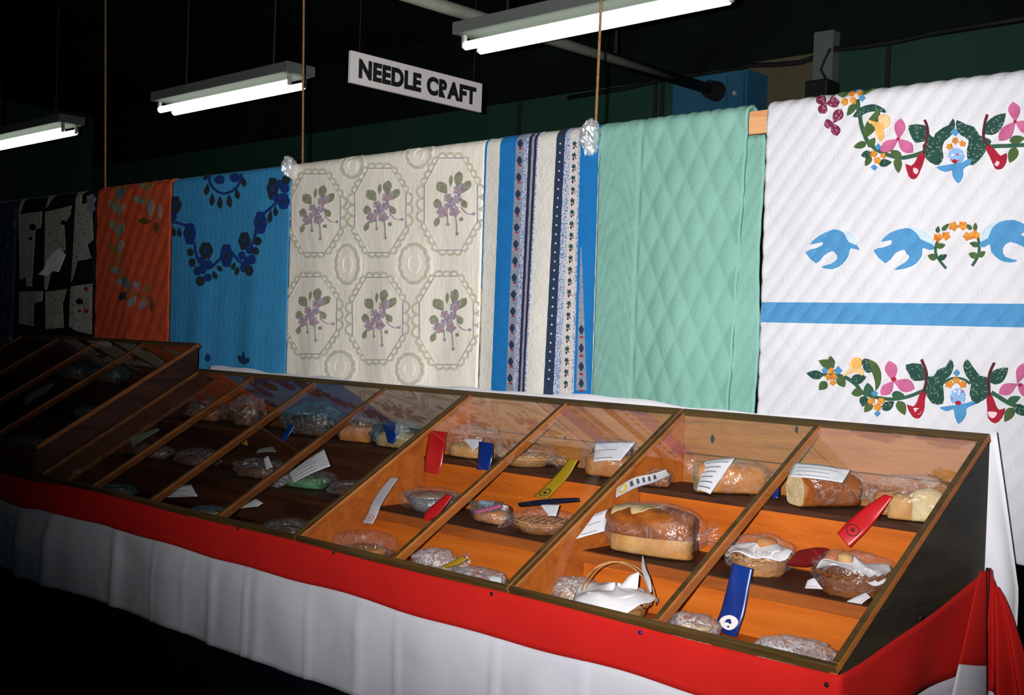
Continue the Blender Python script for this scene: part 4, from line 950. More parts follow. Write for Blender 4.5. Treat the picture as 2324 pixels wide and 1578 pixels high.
# ------------------------------------------------------------------ goods: builders
def rot(x, y, rz): return x*math.cos(rz)-y*math.sin(rz), x*math.sin(rz)+y*math.cos(rz)
def glass_z(x, y): return ZL+(y-YL)*math.tan(SL)+(0.135 if x < -5.47 else 0.0)
def PD(px, py, d):
    """point of a sheet or ribbon inside a case, kept under the glass"""
    q = P(px, py, x=d[1]) if isinstance(d, tuple) else P(px, py, y=d)
    while q.z > glass_z(q.x, q.y)-0.011: q = P(px, py, y=q.y+0.004)
    return q
LAST = {}
def loaf(par, c, Ln, W, H, rz, mat, name='loaf', cut=0, cutmat='crumb', overhang=0.06, seed=0.0, pw=3.0, lump=0.03):
    """bread with upright sides and a domed crust; cut = +1/-1 leaves a sliced end showing the crumb"""
    c = Vector(c); b = MB(); nt, na = 22, 26
    def sec(q):
        x, z = math.cos(q), math.sin(q)
        if z < 0: return (abs(x)**0.55*(1 if x > 0 else -1)*0.92, -abs(z)**0.35)
        return (abs(x)**0.8*(1 if x > 0 else -1)*(1+overhang*math.sin(2*min(q, math.pi-q))), z**0.9)
    def fn(u, v):
        q = 2*math.pi*u; t = -1+2*v
        sc = (max(0, 1-abs(t)**pw))**(1/pw)
        if cut and t*cut > 0: sc = 1.0
        sx_, sz_ = sec(q)
        k = 1+lump*N3(t*3+seed, sx_*2, sz_*2+seed)
        x, y = rot(t*Ln/2, sx_*W/2*sc*k, rz)
        z = H*0.42+(sz_*H*0.42 if sz_ < 0 else sz_*H*0.58*k)*(0.35+0.65*sc if sz_ > 0 else 0.6+0.4*sc)
        if sz_ < 0: z = H*0.42+sz_*H*0.42
        return c+Vector((x, y, max(0, z)))
    b.grid(fn, na, nt, closeu=True)
    for row in (0, nt):
        b.f.append(tuple(row*na+i for i in (range(na) if row else range(na-1, -1, -1)))); b.mi.append(0)
    o = b.build(name, mat, par, True); LAST['fn'] = fn
    if cut:
        t = cut; pts = [fn(i/na, 1.0 if cut > 0 else 0.0) for i in range(na)]
        dx, dy = rot(cut*0.0015, 0, rz); b2 = MB(); m_ = sum(pts, Vector())/na
        b2.add([p+(m_-p)*0.05+Vector((dx, dy, 0)) for p in pts], [tuple(range(na))]); b2.build('crumb_face', cutmat, o)
    return o
def bag(par, c, Ln, W, H, rz, mat='bag_film', seed=0.0, crumple=0.10, neck=None, pw=2.6, name='plastic_bag'):
    """loose clear bag, flat where it rests; neck = (side, length) for the gathered mouth"""
    c = Vector(c); b = MB(); n1, n2 = 44, 26
    def fn(u, v):
        a_, t = 2*math.pi*u, math.pi*(v-0.5)
        ca, sa, ct, st = math.cos(a_), math.sin(a_), math.cos(t), math.sin(t)
        e1 = lambda w, p: (abs(w)**p)*(1 if w > 0 else -1)
        x, y, z = e1(ct, .75)*e1(ca, .8), e1(ct, .75)*e1(sa, .8), e1(st, .8)
        k = 1+crumple*(N3(x*2.6+seed, y*2.6, z*2.6)+0.9*abs(N3(x*6+seed, y*6, z*6))-0.25)
        wx, wy = rot(x*Ln/2*k, y*W/2*k, rz)
        q = c+Vector((wx, wy, max(0.0008+0.0004*math.sin(a_), H/2+z*H/2*k))); q.y = min(q.y, YB-0.021-0.002*(1+math.sin(9*a_)))
        q.z = min(q.z, glass_z(q.x, q.y)-0.020); return q
    b.grid(fn, n1, n2, closeu=True); o = b.build(name, mat, par, True)
    if neck:
        sd, ln = neck; b = MB()
        def fn2(u, v):
            a_ = 2*math.pi*u; r = (0.022*(1-v)**2+0.007+0.040*max(0, v-0.35)**1.2)*(1+0.35*math.sin(7*a_+seed)*v)
            x = sd*(Ln/2*0.86+ln*v); yy = math.cos(a_)*r*1.3; zz = H*0.42+math.sin(a_)*r+0.02*v*math.sin(seed)
            wx, wy = rot(x, yy, rz); return c+Vector((wx, wy, max(0.001, zz)))
        b.grid(fn2, 28, 12, closeu=True); b.build('bag_neck', mat, o, True)
    return o
def sheet(name, quad, mat, par=None, lines=0, bulge=0.006, label=None, cat=None, group=None, thick=0.0008, ink='paper_ink', margin=0.12):
    """paper or cloth spanned by four corners (pixel x, pixel y, depth y): top left, top right, bottom right, bottom left"""
    q = [PD(x, y, d) for x, y, d in quad]; nrm = (q[1]-q[0]).cross(q[3]-q[0]).normalized()
    if nrm.y > 0: nrm = -nrm
    def at(u, v, off=0.0): return (q[0]*(1-u)+q[1]*u)*(1-v)+(q[3]*(1-u)+q[2]*u)*v+nrm*(off+bulge*math.sin(math.pi*u)*math.sin(math.pi*(0.15+0.7*v)))
    b = MB(); b.grid(lambda u, v: at(u, v), 12, 8); o = b.build(name, mat, par, True, label, cat, group); solid(o, thick, 0)
    rnd = random.Random(len(name)+int(quad[0][0]))
    for i in range(lines):
        v = margin+(1-2*margin)*i/max(1, lines-1); ue = 0.62+0.28*rnd.random()
        b = MB(); b.grid(lambda s_, t_: at(0.1+(ue-0.1)*s_, v+(t_-0.5)*0.035, 0.0012), 8, 1); b.build('printed_line', ink, o)
    return o
def ribbon(label, rows, mat, emblem=None, name='prize_ribbon', cat='ribbon', par=None, group='prize ribbons'):
    """satin ribbon through pairs of edge points (left x, left y, right x, right y, depth)"""
    Lp = [PD(a_, b_, d) for a_, b_, c_, e_, d in rows]; Rp = [PD(c_, e_, d) for a_, b_, c_, e_, d in rows]
    n = len(rows)-1
    def cat1(pts, t):
        i = min(int(t*n), n-1); f = t*n-i
        g = lambda k: pts[max(0, min(n, k))]
        p0, p1, p2, p3 = g(i-1), g(i), g(i+1), g(i+2)
        return 0.5*(2*p1+(p2-p0)*f+(2*p0-5*p1+4*p2-p3)*f*f+(3*p1-p0-3*p2+p3)*f**3)
    fn = lambda u, v, o_=0.0: cat1(Lp, v)*(1-u)+cat1(Rp, v)*u+Vector((0, -0.002*math.sin(math.pi*u)-o_, o_*0.3))
    b = MB(); b.grid(lambda u, v: fn(u, v), 6, 8*n); o = b.build(name, mat, par, True, label, cat if par is None else None, group if par is None else None); solid(o, 0.0007, 0)
    if emblem:
        vc, r, m, kind = emblem
        def ringpart(nm, r0, r1, ns=18):
            b = MB(); b.grid(lambda a_, k: fn(0.5+(r0+(r1-r0)*k)*math.cos(2*math.pi*a_), vc+(r0+(r1-r0)*k)*asp*math.sin(2*math.pi*a_), 0.0016), ns, 2); b.build(nm, m, o)
        wd = (Rp[n//2]-Lp[n//2]).length; ln = sum((Lp[i+1]-Lp[i]).length for i in range(n)); asp = wd/ln
        if kind == 'ring': ringpart('emblem_ring', r*0.82, r); ringpart('emblem_figure', 0.0, r*0.38, 5)
        if kind == 'disc':
            ringpart('emblem_disc', 0.0, r, 22)
            for (ax, ay, rr) in ((0.0, -0.25, 0.28), (0.22, 0.0, 0.16), (-0.25, -0.1, 0.13), (0.05, 0.55, 0.14)):
                b = MB(); b.grid(lambda a_, k: fn(0.5+(ax+rr*k*math.cos(2*math.pi*a_))*r, vc+(ay+rr*k*math.sin(2*math.pi*a_))*r*asp, 0.0026), 10, 1); b.build('emblem_figure', mat, o)
        if kind == 'text':
            ringpart('emblem_ring', r*0.55, r)
            for i in range(5):
                v0 = vc-0.16-i*0.11
                b = MB(); b.grid(lambda s_, t_: fn(0.22+0.5*s_, v0+0.05*t_, 0.0016), 4, 2); b.build('printed_line', 'print_ink', o)
    return o
def basket(par, c, r, h, mat='wicker', flare=1.25, ribs=22):
    c = Vector(c); rows = 9
    prof = [(r/flare*0.97, 0.0)]+[(r/flare+(r-r/flare)*i/rows, h*i/rows) for i in range(rows+1)]+[(r*0.93, h*0.98), (r/flare*0.9, 0.012)]
    b = MB(); step = h/rows
    b.lathe(prof, c, 66, wob=lambda a_, z: 0.028*math.sin(ribs*a_/2*1.0)*(1 if int(round(z/step)) % 2 else -1))
    o = b.build('basket_weave', mat, par, True)
    b = MB(); b.tube([c+Vector((r*1.01*math.cos(t), r*1.01*math.sin(t), h+0.004*math.sin(22*t))) for t in [2*math.pi*i/66 for i in range(67)]], 0.0065, 7); b.build('basket_rim', mat, par, True)
    return o
def napkin(par, c, r, h, seed, drop=0.03, mat='linen', peak=0.035):
    """square cloth lining a basket, edges flopping over the rim"""
    c = Vector(c); b = MB()
    def fn(u, v):
        a_ = 2*math.pi*u; cor = max(abs(math.cos(a_+seed)), abs(math.sin(a_+seed))); sq = 1/cor
        rr = r*(0.03+v*(1.0+0.16*(sq-1)/0.41))
        z = h+0.020*(1-v)+0.016*N3(math.cos(a_)*1.1+seed, math.sin(a_)*1.1, v*1.3)
        if v > 0.70:
            t = (v-0.70)/0.30; rr = r*(0.73+0.30*t+0.10*t*(sq-1)/0.41)
            z += -drop*t*t*(0.7+0.5*math.sin(2*a_+seed))+0.006*math.sin(7*a_+seed)*t+peak*t*max(0, math.cos(a_*1.0-1.2+seed))**4
        return c+Vector((rr*math.cos(a_), rr*math.sin(a_), z))
    b.grid(fn, 60, 18, closeu=True); o = b.build('napkin', mat, par, True); solid(o, 0.0015, 0); return o
def thing(name, c, label, cat, group=None): return empty(name, c, label, cat, group)
def on(px, py, z, ylo=None, yhi=None):
    q = P(px, py, z=z)
    if ylo is not None and q.y < ylo: q = P(px, py, y=ylo); q.z = z
    if yhi is not None and q.y > yhi:
        q = P(px, py, y=yhi); q.z = z
    return q
E2 = 0.0006
# ------------------------------------------------------------------ goods in the nearest case
S1, S2, S3 = S1Z+E2, S2Z+E2, S3Z+E2
BG = 'bagged bakes in the glazed cases'
c = on(1658, 1124, S1, 3.205, 3.21); e = thing('bagged_bread', c, 'bagged sliced loaf with a lined label, left of the sliced loaf on the top shelf', 'bread', BG)
loaf(e, c+Vector((0, 0, .002)), 0.225, 0.110, 0.098, math.radians(42), 'crust_golden', cut=-1, seed=1.2); bag(e, c, 0.250, 0.135, 0.110, math.radians(42), seed=2.1, neck=(1, 0.05))
sheet('paper_label', [(1598, 1047, 3.09), (1668, 1040, 3.12), (1612, 1122, 3.06), (1580, 1112, 3.065)], 'paper_white', e, 6, 0.010)
c = on(1876, 1146, S1, 3.205, 3.215); e = thing('bagged_bread', c, 'bagged loaf showing its cut white end, a card lying on top', 'bread', BG)
loaf(e, c+Vector((0, 0, .002)), 0.215, 0.112, 0.100, math.radians(60), 'crust_brown', cut=-1, seed=4.2); bag(e, c, 0.242, 0.136, 0.112, math.radians(60), seed=5.3, neck=(1, 0.05))
sheet('paper_label', [(1803, 1050, 3.11), (1930, 1066, 3.12), (1912, 1096, 3.085), (1788, 1082, 3.075)], 'paper_white', e, 4, 0.008)
c = on(2068, 1170, S1, 3.19, 3.20); e = thing('bagged_rolls', c, 'clear bag of pale rolls at the right end of the top shelf', 'bread', BG)
for dx, dy, l_, m, s_ in ((-0.066, 0.0, 0.092, 'crust_golden', 0.3), (0.056, -0.022, 0.100, 'crumb', 0.7), (0.0, 0.055, 0.095, 'crust_golden', 0.9), (-0.006, -0.052, 0.076, 'crust_pale', 0.2)):
    loaf(e, c+Vector((dx, dy, .002)), l_, l_*0.85, 0.072 if m != 'crumb' else 0.094, s_, m, 'roll', seed=dx*90, pw=2.2)
bag(e, c, 0.235, 0.190, 0.125, 0.2, 'bag_film', 7.7, 0.16, (-1, 0.04))
c = on(1473, 1098, S1, 3.12, 3.13); c.x = max(c.x, XJ[2]+0.07); e = thing('bagged_bun', c, 'small glossy dark bun in film behind the grey ribbon', 'bread', BG)
loaf(e, c+Vector((0, 0, .002)), 0.075, 0.07, 0.05, 0.3, 'crust_brown', 'bun', pw=2.2); bag(e, c, 0.090, 0.085, 0.060, 0.3, 'bag_film', 3.3)
ribbon('grey ribbon with dark lettering and a gold emblem on the top shelf edge', [(1512, 1066, 1522, 1080, ('x', -2.22)), (1480, 1076, 1484, 1096, ('x', -2.25)), (1440, 1084, 1446, 1107, ('x', -2.28)), (1400, 1106, 1398, 1130, ('x', -2.30))], 'ribbon_silver', (0.86, 0.40, 'print_gold', 'text'))
ribbon('red ribbon with a dark round emblem hanging off the top shelf, nearest case', [(2008, 1122, 2026, 1128, 3.075), (1962, 1152, 1992, 1176, 3.05), (1926, 1182, 1962, 1210, 3.02), (1900, 1211, 1928, 1243, 2.995)], 'ribbon_red', (0.74, 0.36, 'print_dark_red', 'ring'))
sheet('blue_ribbon_end', [(1752, 1112, 3.11), (1768, 1104, 3.12), (1766, 1130, 3.09), (1754, 1134, 3.085)], 'ribbon_blue', None, 0, 0.003, 'scrap of blue ribbon left of the cut loaf', 'ribbon')
# middle shelf
c = on(1482, 1268, S2, 2.925, 2.93); e = thing('bagged_loaf', c, 'big glossy brown loaf with pale icing in a bag, middle shelf', 'bread', BG)
loaf(e, c+Vector((0, 0, .002)), 0.285, 0.155, 0.080, math.radians(8), 'crust_pale', 'loaf_base', seed=2.0, pw=2.7, overhang=0.02)
o = loaf(e, c+Vector((-0.012, 0, .055)), 0.305, 0.178, 0.094, math.radians(8), 'crust_brown', 'loaf_crown', seed=6.0, pw=2.4, lump=0.10)
crown = LAST['fn']; cen = c+Vector((-0.012, 0, 0.080))
def icf(u, v):
    t = -0.80+1.15*u; lo = 0.82-0.22*u+0.09*math.sin(u*11+1)+0.03*math.sin(u*27); hi = 0.30
    if u < 0.12 or u > 0.9: k = min(u/0.12, (1-u)/0.1, 1); lo = 0.58+(lo-0.58)*k; hi = 0.56+(hi-0.56)*k
    p = crown((hi+(lo-hi)*v)/2, (t+1)/2); d = (p-cen).normalized()
    return p+d*(0.0035*math.sin(math.pi*v)**0.4+0.0006)
b = MB(); b.grid(icf, 40, 12); b.build('icing', 'icing', e, True)
bag(e, c, 0.335, 0.205, 0.160, math.radians(8), 'bag_film', 8.1, 0.07, (1, 0.06))
sheet('recipe_card', [(1350, 1167, ('x', -2.31)), (1380, 1156, ('x', -2.29)), (1372, 1206, ('x', -2.26)), (1307, 1224, ('x', -2.315))], 'paper_white', None, 3, 0.003, 'white written card leaning left of the big iced loaf', 'card')
c = on(1722, 1292, S2, 2.945, 2.955); e = thing('bread_basket', c, 'wicker basket with a white napkin wrapped in film, middle shelf', 'basket', 'baskets in the nearest case')
basket(e, c, 0.090, 0.052); napkin(e, c, 0.096, 0.066, 1.0, 0.022); loaf(e, c+Vector((0.015, 0.01, .070)), 0.06, 0.05, 0.034, 0.4, 'crust_golden', 'roll', pw=2.2); bag(e, c, 0.200, 0.195, 0.108, 0.2, 'bag_film', 1.9, 0.14)
c = on(1932, 1352, S2, 2.925, 2.93); e = thing('bread_basket', c, 'darker wicker basket with napkin and a small bun, at the right end', 'basket', 'baskets in the nearest case')
basket(e, c, 0.098, 0.058, 'wicker_dark'); napkin(e, c, 0.098, 0.068, 2.6, 0.02); loaf(e, c+Vector((-0.012, -0.02, .076)), 0.042, 0.04, 0.032, 0.4, 'crust_pale', 'bun', pw=2.0); bag(e, c, 0.215, 0.20, 0.110, 0.1, 'bag_film', 4.4, 0.14)
ribbon('dark red ribbon lying between the two baskets on the middle shelf', [(1812, 1250, 1782, 1283, 2.905), (1850, 1243, 1832, 1286, 2.885), (1878, 1244, 1862, 1270, 2.875)], 'ribbon_wine')
ribbon('long blue ribbon with a white emblem hanging from the middle shelf', [(1662, 1278, 1709, 1291, 2.79), (1652, 1325, 1700, 1336, 2.775), (1638, 1380, 1690, 1390, 2.755), (1628, 1414, 1680, 1420, 2.745), (1644, 1440, 1671, 1446, 2.742)], 'ribbon_blue', (0.72, 0.40, 'print_white', 'disc'))
sheet('paper_tag', [(1832, 1318, 2.83), (1848, 1312, 2.83), (1868, 1338, 2.82), (1826, 1336, 2.82)], 'paper_white', None, 1, 0.003, 'small white paper tag with a red line, left of the dark basket', 'tag', None, 0.0008, 'candy_red', 0.8)
sheet('paper_tag', [(1920, 1366, 2.80), (1965, 1345, 2.81), (1976, 1356, 2.80), (1955, 1372, 2.795)], 'paper_white', None, 1, 0.003, 'white paper tag with a red edge under the dark basket', 'tag', None, 0.0008, 'candy_red', 0.85)
# bottom
c = on(1246, 1362, S3, 2.60, 2.69); c.x = max(c.x, XJ[2]+0.10); e = thing('bagged_loaf', c, 'grey bag with a small loaf left of the napkin basket', 'bread', BG)
loaf(e, c+Vector((0, 0, .002)), 0.105, 0.09, 0.055, 0.5, 'crust_golden', seed=9.0); bag(e, c, 0.150, 0.125, 0.092, 0.5, 'bag_film_dense', 3.9, 0.11)
c = on(1396, 1402, S3, 2.64, 2.66); e = thing('napkin_basket', c, 'handled basket under a bright white napkin at the front of the case', 'basket', 'baskets in the nearest case')
basket(e, c, 0.096, 0.058, 'wicker'); napkin(e, c, 0.116, 0.080, 4.4, 0.036, peak=0.01)
for k_ in (0, 1):
    b = MB(); b.tube([c+Vector((0.094*math.cos(t)+0.006*k_, 0.012*k_+0.045*math.cos(t), 0.055+0.115*math.sin(t))) for t in [math.pi*i/24 for i in range(25)]], 0.0028, 6); b.build('handle', 'wicker', e, True)
b = MB()
q_ = [P(1432, 1330, y=2.64), P(1444, 1304, y=2.645), P(1450, 1298, y=2.65), P(1446, 1330, y=2.655)]
sheet('napkin_corner', [(1428, 1306, 2.655), (1451, 1299, 2.66), (1447, 1338, 2.645), (1405, 1334, 2.64)], 'linen', e, 0, 0.006)
ribbon('narrow silver ribbon standing by the napkin basket handle', [(1458, 1262, 1460, 1262, 2.66), (1456, 1290, 1466, 1290, 2.655), (1464, 1318, 1476, 1316, 2.65), (1474, 1346, 1479, 1344, 2.645)], 'ribbon_silver')
c = on(1572, 1448, S3, 2.625, 2.64); e = thing('bagged_cookies', c, 'clear bag of pale cookies beside the foot of the blue ribbon', 'cookies', BG)
for i in range(7):
    a_ = i*0.95; b = MB(); b.lathe([(0.018, 0), (0.024, 0.003), (0.024, 0.007), (0.016, 0.012)], c+Vector((-0.038+0.014*i, 0.018*math.sin(a_*2), 0.004+0.018*(i % 3))), 14); b.build('cookie', 'cookie', e, True)
bag(e, c, 0.150, 0.115, 0.076, 0.0, 'bag_film_dense', 6.2, 0.13)
b = MB()
c = on(1808, 1505, S3, 2.60, 2.61); e = thing('bagged_bread', c, 'long crumpled bag in the near right corner of the case', 'bread', BG)
loaf(e, c+Vector((0, 0, .002)), 0.16, 0.062, 0.030, 0.0, 'crust_pale', 'flat_bread'); bag(e, c, 0.225, 0.115, 0.082, 0.05, 'bag_film_dense', 9.2, 0.12)
sheet('paper_label', [(1708, 1478, 2.60), (1742, 1455, 2.61), (1745, 1460, 2.60), (1716, 1486, 2.59)], 'paper_white', e, 0, 0.003)
# ------------------------------------------------------------------ goods in the second case
c = on(1072, 1028, S1, 3.19, 3.20); c.x = max(c.x, XJ[1]+0.14); e = thing('bagged_pie', c, 'round bread in film with a white corner label, right of the red ribbon', 'pie', BG)
loaf(e, c+Vector((0, 0, .002)), 0.20, 0.15, 0.060, 0.1, 'crust_pale', seed=3.0, pw=2.2); bag(e, c, 0.230, 0.185, 0.125, 0.1, 'bag_film', 2.7, 0.16)
sheet('paper_label', [(1050, 996, 3.105), (1095, 997, 3.11), (1092, 1010, 3.09), (1074, 1024, 3.085)], 'paper_white', e, 0, 0.004)
def lattice_pie(par, c, r, m='crust_pale'):
    b = MB(); b.lathe([(r*0.78, 0), (r*0.99, 0.026), (r*1.04, 0.030), (r*1.0, 0.034), (r*0.9, 0.030)], c, 36, wob=lambda a_, z: 0.025*math.sin(18*a_)*(1 if z > .02 else 0)); b.build('pie_shell', m, par, True)
    b = MB(); b.lathe([(r*0.2, 0.031), (r*0.93, 0.030), (r*0.5, 0.035)], c, 30); b.build('pie_filling', 'pie_fill', par, True)
    for k in range(2):
        for i in range(-3, 4):
            d = i*r*0.26; hw = math.sqrt(max(0.0001, (r*0.92)**2-d*d)); ang = 0.6+k*1.35
            u_, v_ = Vector((math.cos(ang), math.sin(ang), 0)), Vector((-math.sin(ang), math.cos(ang), 0))
            b = MB(); b.obox(c+v_*d+Vector((0, 0, 0.0365+0.002*k)), u_*hw, v_*r*0.062, Vector((0, 0, 0.0014))); b.build('lattice_strip', m, par)
c = on(1196, 1046, S1, 3.19, 3.20); e = thing('bagged_pie', c, 'lattice pie in a bag behind the first glazing bar, top shelf', 'pie', BG)
lattice_pie(e, c+Vector((0, 0, .002)), 0.095); bag(e, c, 0.225, 0.20, 0.085, 0.3, 'bag_film', 5.1, 0.18, (1, 0.05))
ribbon('red satin ribbon hanging at the left of the second case', [(974, 976, 1014, 981, 3.115), (969, 1008, 1009, 1012, 3.085), (964, 1045, 1003, 1050, 3.068), (963, 1071, 995, 1077, 3.06)], 'ribbon_red')
ribbon('short blue ribbon hanging off the top shelf of the second case', [(1087, 1002, 1118, 1006, 3.078), (1085, 1030, 1118, 1035, 3.065), (1082, 1066, 1110, 1068, 3.055)], 'ribbon_blue')
ribbon('olive yellow ribbon slanting down from the round labelled bread', [(1291, 1042, 1312, 1044, 3.075), (1262, 1078, 1288, 1084, 3.055), (1212, 1127, 1244, 1131, 3.03)], 'ribbon_yellow', (0.86, 0.33, 'ribbon_navy', 'ring'))
c = on(1384, 1076, S1, 3.19, 3.20); e = thing('bagged_bread', c, 'round golden bread with a big white label, top shelf of the second case', 'bread', BG)
loaf(e, c+Vector((0, 0, .002)), 0.185, 0.155, 0.090, 0.1, 'crust_golden', seed=5.5, pw=2.2, lump=0.06)
loaf(e, c+Vector((0.0, 0.01, .070)), 0.145, 0.115, 0.050, 0.1, 'crust_dark', 'dark_crown', seed=2.5, pw=2.2, lump=0.12); bag(e, c, 0.215, 0.180, 0.135, 0.1, 'bag_film', 6.7, 0.08)
sheet('paper_label', [(1350, 1004, 3.125), (1442, 1004, 3.13), (1408, 1046, 3.105), (1345, 1049, 3.095)], 'paper_white', e, 3, 0.010)
# middle shelf
c = on(978, 1150, S2, 2.945, 2.955); c.x = max(c.x, XJ[1]+0.13); e = thing('pie_dish', c, 'round dish with a pie under cloudy film beside the silver ribbon', 'pie', BG)
b = MB(); b.lathe([(0.062, 0), (0.082, 0.03), (0.102, 0.058), (0.106, 0.06), (0.100, 0.056), (0.080, 0.028)], c, 40); b.build('dish', 'foil_dish', e, True)
loaf(e, c+Vector((0, 0, .028)), 0.165, 0.16, 0.042, 0.0, 'pie_fill', 'filling', pw=2.2); bag(e, c, 0.235, 0.225, 0.086, 0.0, 'bag_film', 3.5, 0.05)
ribbon('silver ribbon with a red round emblem hanging off the middle shelf', [(886, 1083, 904, 1086, 2.90), (868, 1104, 886, 1112, 2.86), (845, 1138, 865, 1147, 2.79), (832, 1168, 854, 1174, 2.765), (820, 1186, 845, 1190, 2.75)], 'ribbon_silver', (0.80, 0.38, 'print_rose', 'ring'))
ribbon('twisted red ribbon hanging below the pie dish', [(1014, 1121, 1027, 1126, 2.83), (988, 1142, 1008, 1152, 2.81), (968, 1160, 990, 1172, 2.795), (960, 1178, 968, 1184, 2.785)], 'ribbon_red')
c = on(1112, 1174, S2, 2.92, 2.94); e = thing('wrapped_roll', c, 'golden roll in a teal and pink printed wrapper, middle shelf', 'bread', BG)
loaf(e, c+Vector((0, 0, .002)), 0.125, 0.085, 0.048, -0.1, 'crust_golden', 'roll'); bag(e, c, 0.150, 0.110, 0.062, -0.1, 'bag_film', 1.1, 0.12)
sheet('printed_wrapper', [(1062, 1136, 2.88), (1140, 1138, 2.90), (1132, 1160, 2.865), (1072, 1170, 2.86)], 'bag_film_blue', e, 0, 0.008)
sheet('pink_stripe', [(1074, 1160, 2.862), (1136, 1146, 2.87), (1140, 1152, 2.868), (1078, 1169, 2.855)], 'ap_pink', e, 0, 0.004)
c = on(1128, 1146, S2, 3.03, 3.045); e = thing('chocolate_cake', c, 'dark cake with red and white trimmings behind the wrapped roll', 'cake', BG)
loaf(e, c+Vector((0, 0, .002)), 0.14, 0.075, 0.050, -0.1, 'crust_dark', 'cake')
for i, (dx, m) in enumerate(((-0.045, 'linen'), (-0.01, 'paper_white'), (0.035, 'candy_red'), (0.055, 'candy_red'), (0.075, 'linen'))):
    loaf(e, c+Vector((dx, -0.025-0.004*i, .040)), 0.035, 0.026, 0.018, i*0.7, m, 'trimming', seed=i)
c = on(1232, 1196, S2, 2.94, 2.95); e = thing('bagged_pie', c, 'lattice pie in a tied bag under a navy band, middle shelf', 'pie', BG)
lattice_pie(e, c+Vector((0, 0, .002)), 0.100, 'crust_golden'); bag(e, c, 0.225, 0.215, 0.075, 0.3, 'bag_film', 9.9, 0.14, (-1, 0.06))
sheet('paper_label', [(1226, 1146, 2.905), (1270, 1146, 2.925), (1262, 1172, 2.89), (1246, 1172, 2.885)], 'paper_white', e, 0, 0.004)
ribbon('dark navy ribbon band across the lattice pie', [(1176, 1142, 1178, 1150, 2.90), (1230, 1134, 1232, 1146, 2.905), (1280, 1131, 1282, 1141, 2.915), (1312, 1130, 1314, 1138, 2.925)], 'ribbon_navy')
# bottom
c = on(826, 1252, S3, 2.66, 2.70); c.x = max(c.x, XJ[1]+0.14); e = thing('bagged_pie', c, 'flat pie under a smooth film dome at the front left', 'pie', BG)
b = MB(); b.lathe([(0.085, 0.0), (0.105, 0.012), (0.108, 0.014), (0.10, 0.012)], c, 36); b.build('plate', 'foil_dish', e, True)
loaf(e, c+Vector((0, 0, .008)), 0.16, 0.155, 0.030, 0.0, 'crust_golden', 'pie_crust', pw=2.2); bag(e, c, 0.240, 0.215, 0.088, 0.0, 'bag_film', 7.1, 0.05)
c = on(985, 1278, S3, 2.66, 2.70); e = thing('bagged_cookies', c, 'crumpled bag of cookies with flared mouth, front of the second case', 'cookies', BG)
for i in range(4):
    b = MB(); b.lathe([(0.02, 0), (0.026, 0.003), (0.026, 0.008), (0.018, 0.012)], c+Vector((-0.03+0.022*i, 0.01*math.sin(i*2), 0.002+0.010*(i % 2))), 14); b.build('cookie', 'crust_golden', e, True)
bag(e, c, 0.150, 0.120, 0.080, 0.4, 'bag_film_dense', 8.8, 0.13, (1, 0.05))
ribbon('flat yellow ribbon under the candy bag', [(1052, 1262, 1060, 1270, 2.66), (1030, 1272, 1040, 1282, 2.64), (1005, 1284, 1012, 1290, 2.63)], 'ribbon_yellow')
c = on(1088, 1318, S3, 2.60, 2.64); e = thing('bagged_candy', c, 'bag of mixed candies with red edges at the front', 'candy', BG)
rr_ = random.Random(5)
for i in range(14):
    m = ('candy_mix', 'candy_red', 'linen', 'candy_mix')[i % 4]
    loaf(e, c+Vector((-0.07+0.14*rr_.random(), -0.03+0.06*rr_.random(), .004+0.030*rr_.random())), 0.040, 0.026, 0.020, rr_.random()*3, m, 'candy', seed=i)
bag(e, c, 0.200, 0.120, 0.068, -0.05, 'bag_film_dense', 4.9, 0.10)
# ------------------------------------------------------------------ goods in the dim four-pane case
D = XJ[0]
def simple(name, px, py, z, yl, yh, dims, mat, item, label, cat, seed, rz=0.2, crumple=0.15, neck=None):
    c = on(px, py, z, yl, yh); e = thing(name, c, label, cat, 'bakes in the dim case')
    if item: loaf(e, c+Vector((0, 0, .002)), dims[0]*0.78, dims[1]*0.78, dims[2]*0.6, rz, item, 'loaf', seed=seed)
    bag(e, c, *dims, rz, mat, seed, crumple, neck); return e
simple('bagged_bread', 708, 978, S1, 3.19, 3.20, (0.30, 0.19, 0.15), 'bag_film_blue', 'crust_dark', 'large bluish bag on the top shelf above the white label', 'bread', 1.5)
simple('bagged_bread', 812, 988, S1, 3.19, 3.20, (0.20, 0.17, 0.12), 'bag_film', 'crust_golden', 'pale bag between two glazing bars, left of the dark blue ribbon', 'bread', 2.5)
simple('bagged_bread', 905, 1000, S1, 3.19, 3.20, (0.24, 0.18, 0.11), 'bag_film_blue', 'crust_pale', 'bluish bag at the right end of the dim case top shelf', 'bread', 3.5)
simple('bagged_bread', 560, 950, S1, 3.19, 3.20, (0.17, 0.15, 0.17), 'bag_film', 'crust_dark', 'tall cloudy bag below the blue quilt in the dim case', 'bread', 4.5, neck=(1, .04))
simple('bagged_bread', 470, 950, S1, 3.19, 3.20, (0.22, 0.16, 0.10), 'bag_film', 'crust_brown', 'shiny low bag reflecting orange in the dim case', 'bread', 5.5)
ribbon('dark blue ribbon at the right end of the dim case', [(868, 962, 900, 954, 3.085), (875, 985, 904, 982, 3.07), (880, 1005, 892, 1008, 3.06)], 'ribbon_blue')
ribbon('bright blue ribbon below the large bluish bag', [(658, 962, 668, 966, 3.085), (644, 982, 656, 988, 3.065), (634, 1000, 644, 1004, 3.05)], 'ribbon_blue')
ribbon('olive ribbon on the dark shelf left of the bright blue ribbon', [(552, 996, 560, 998, 3.07), (548, 1008, 562, 1012, 3.06)], 'ribbon_yellow')
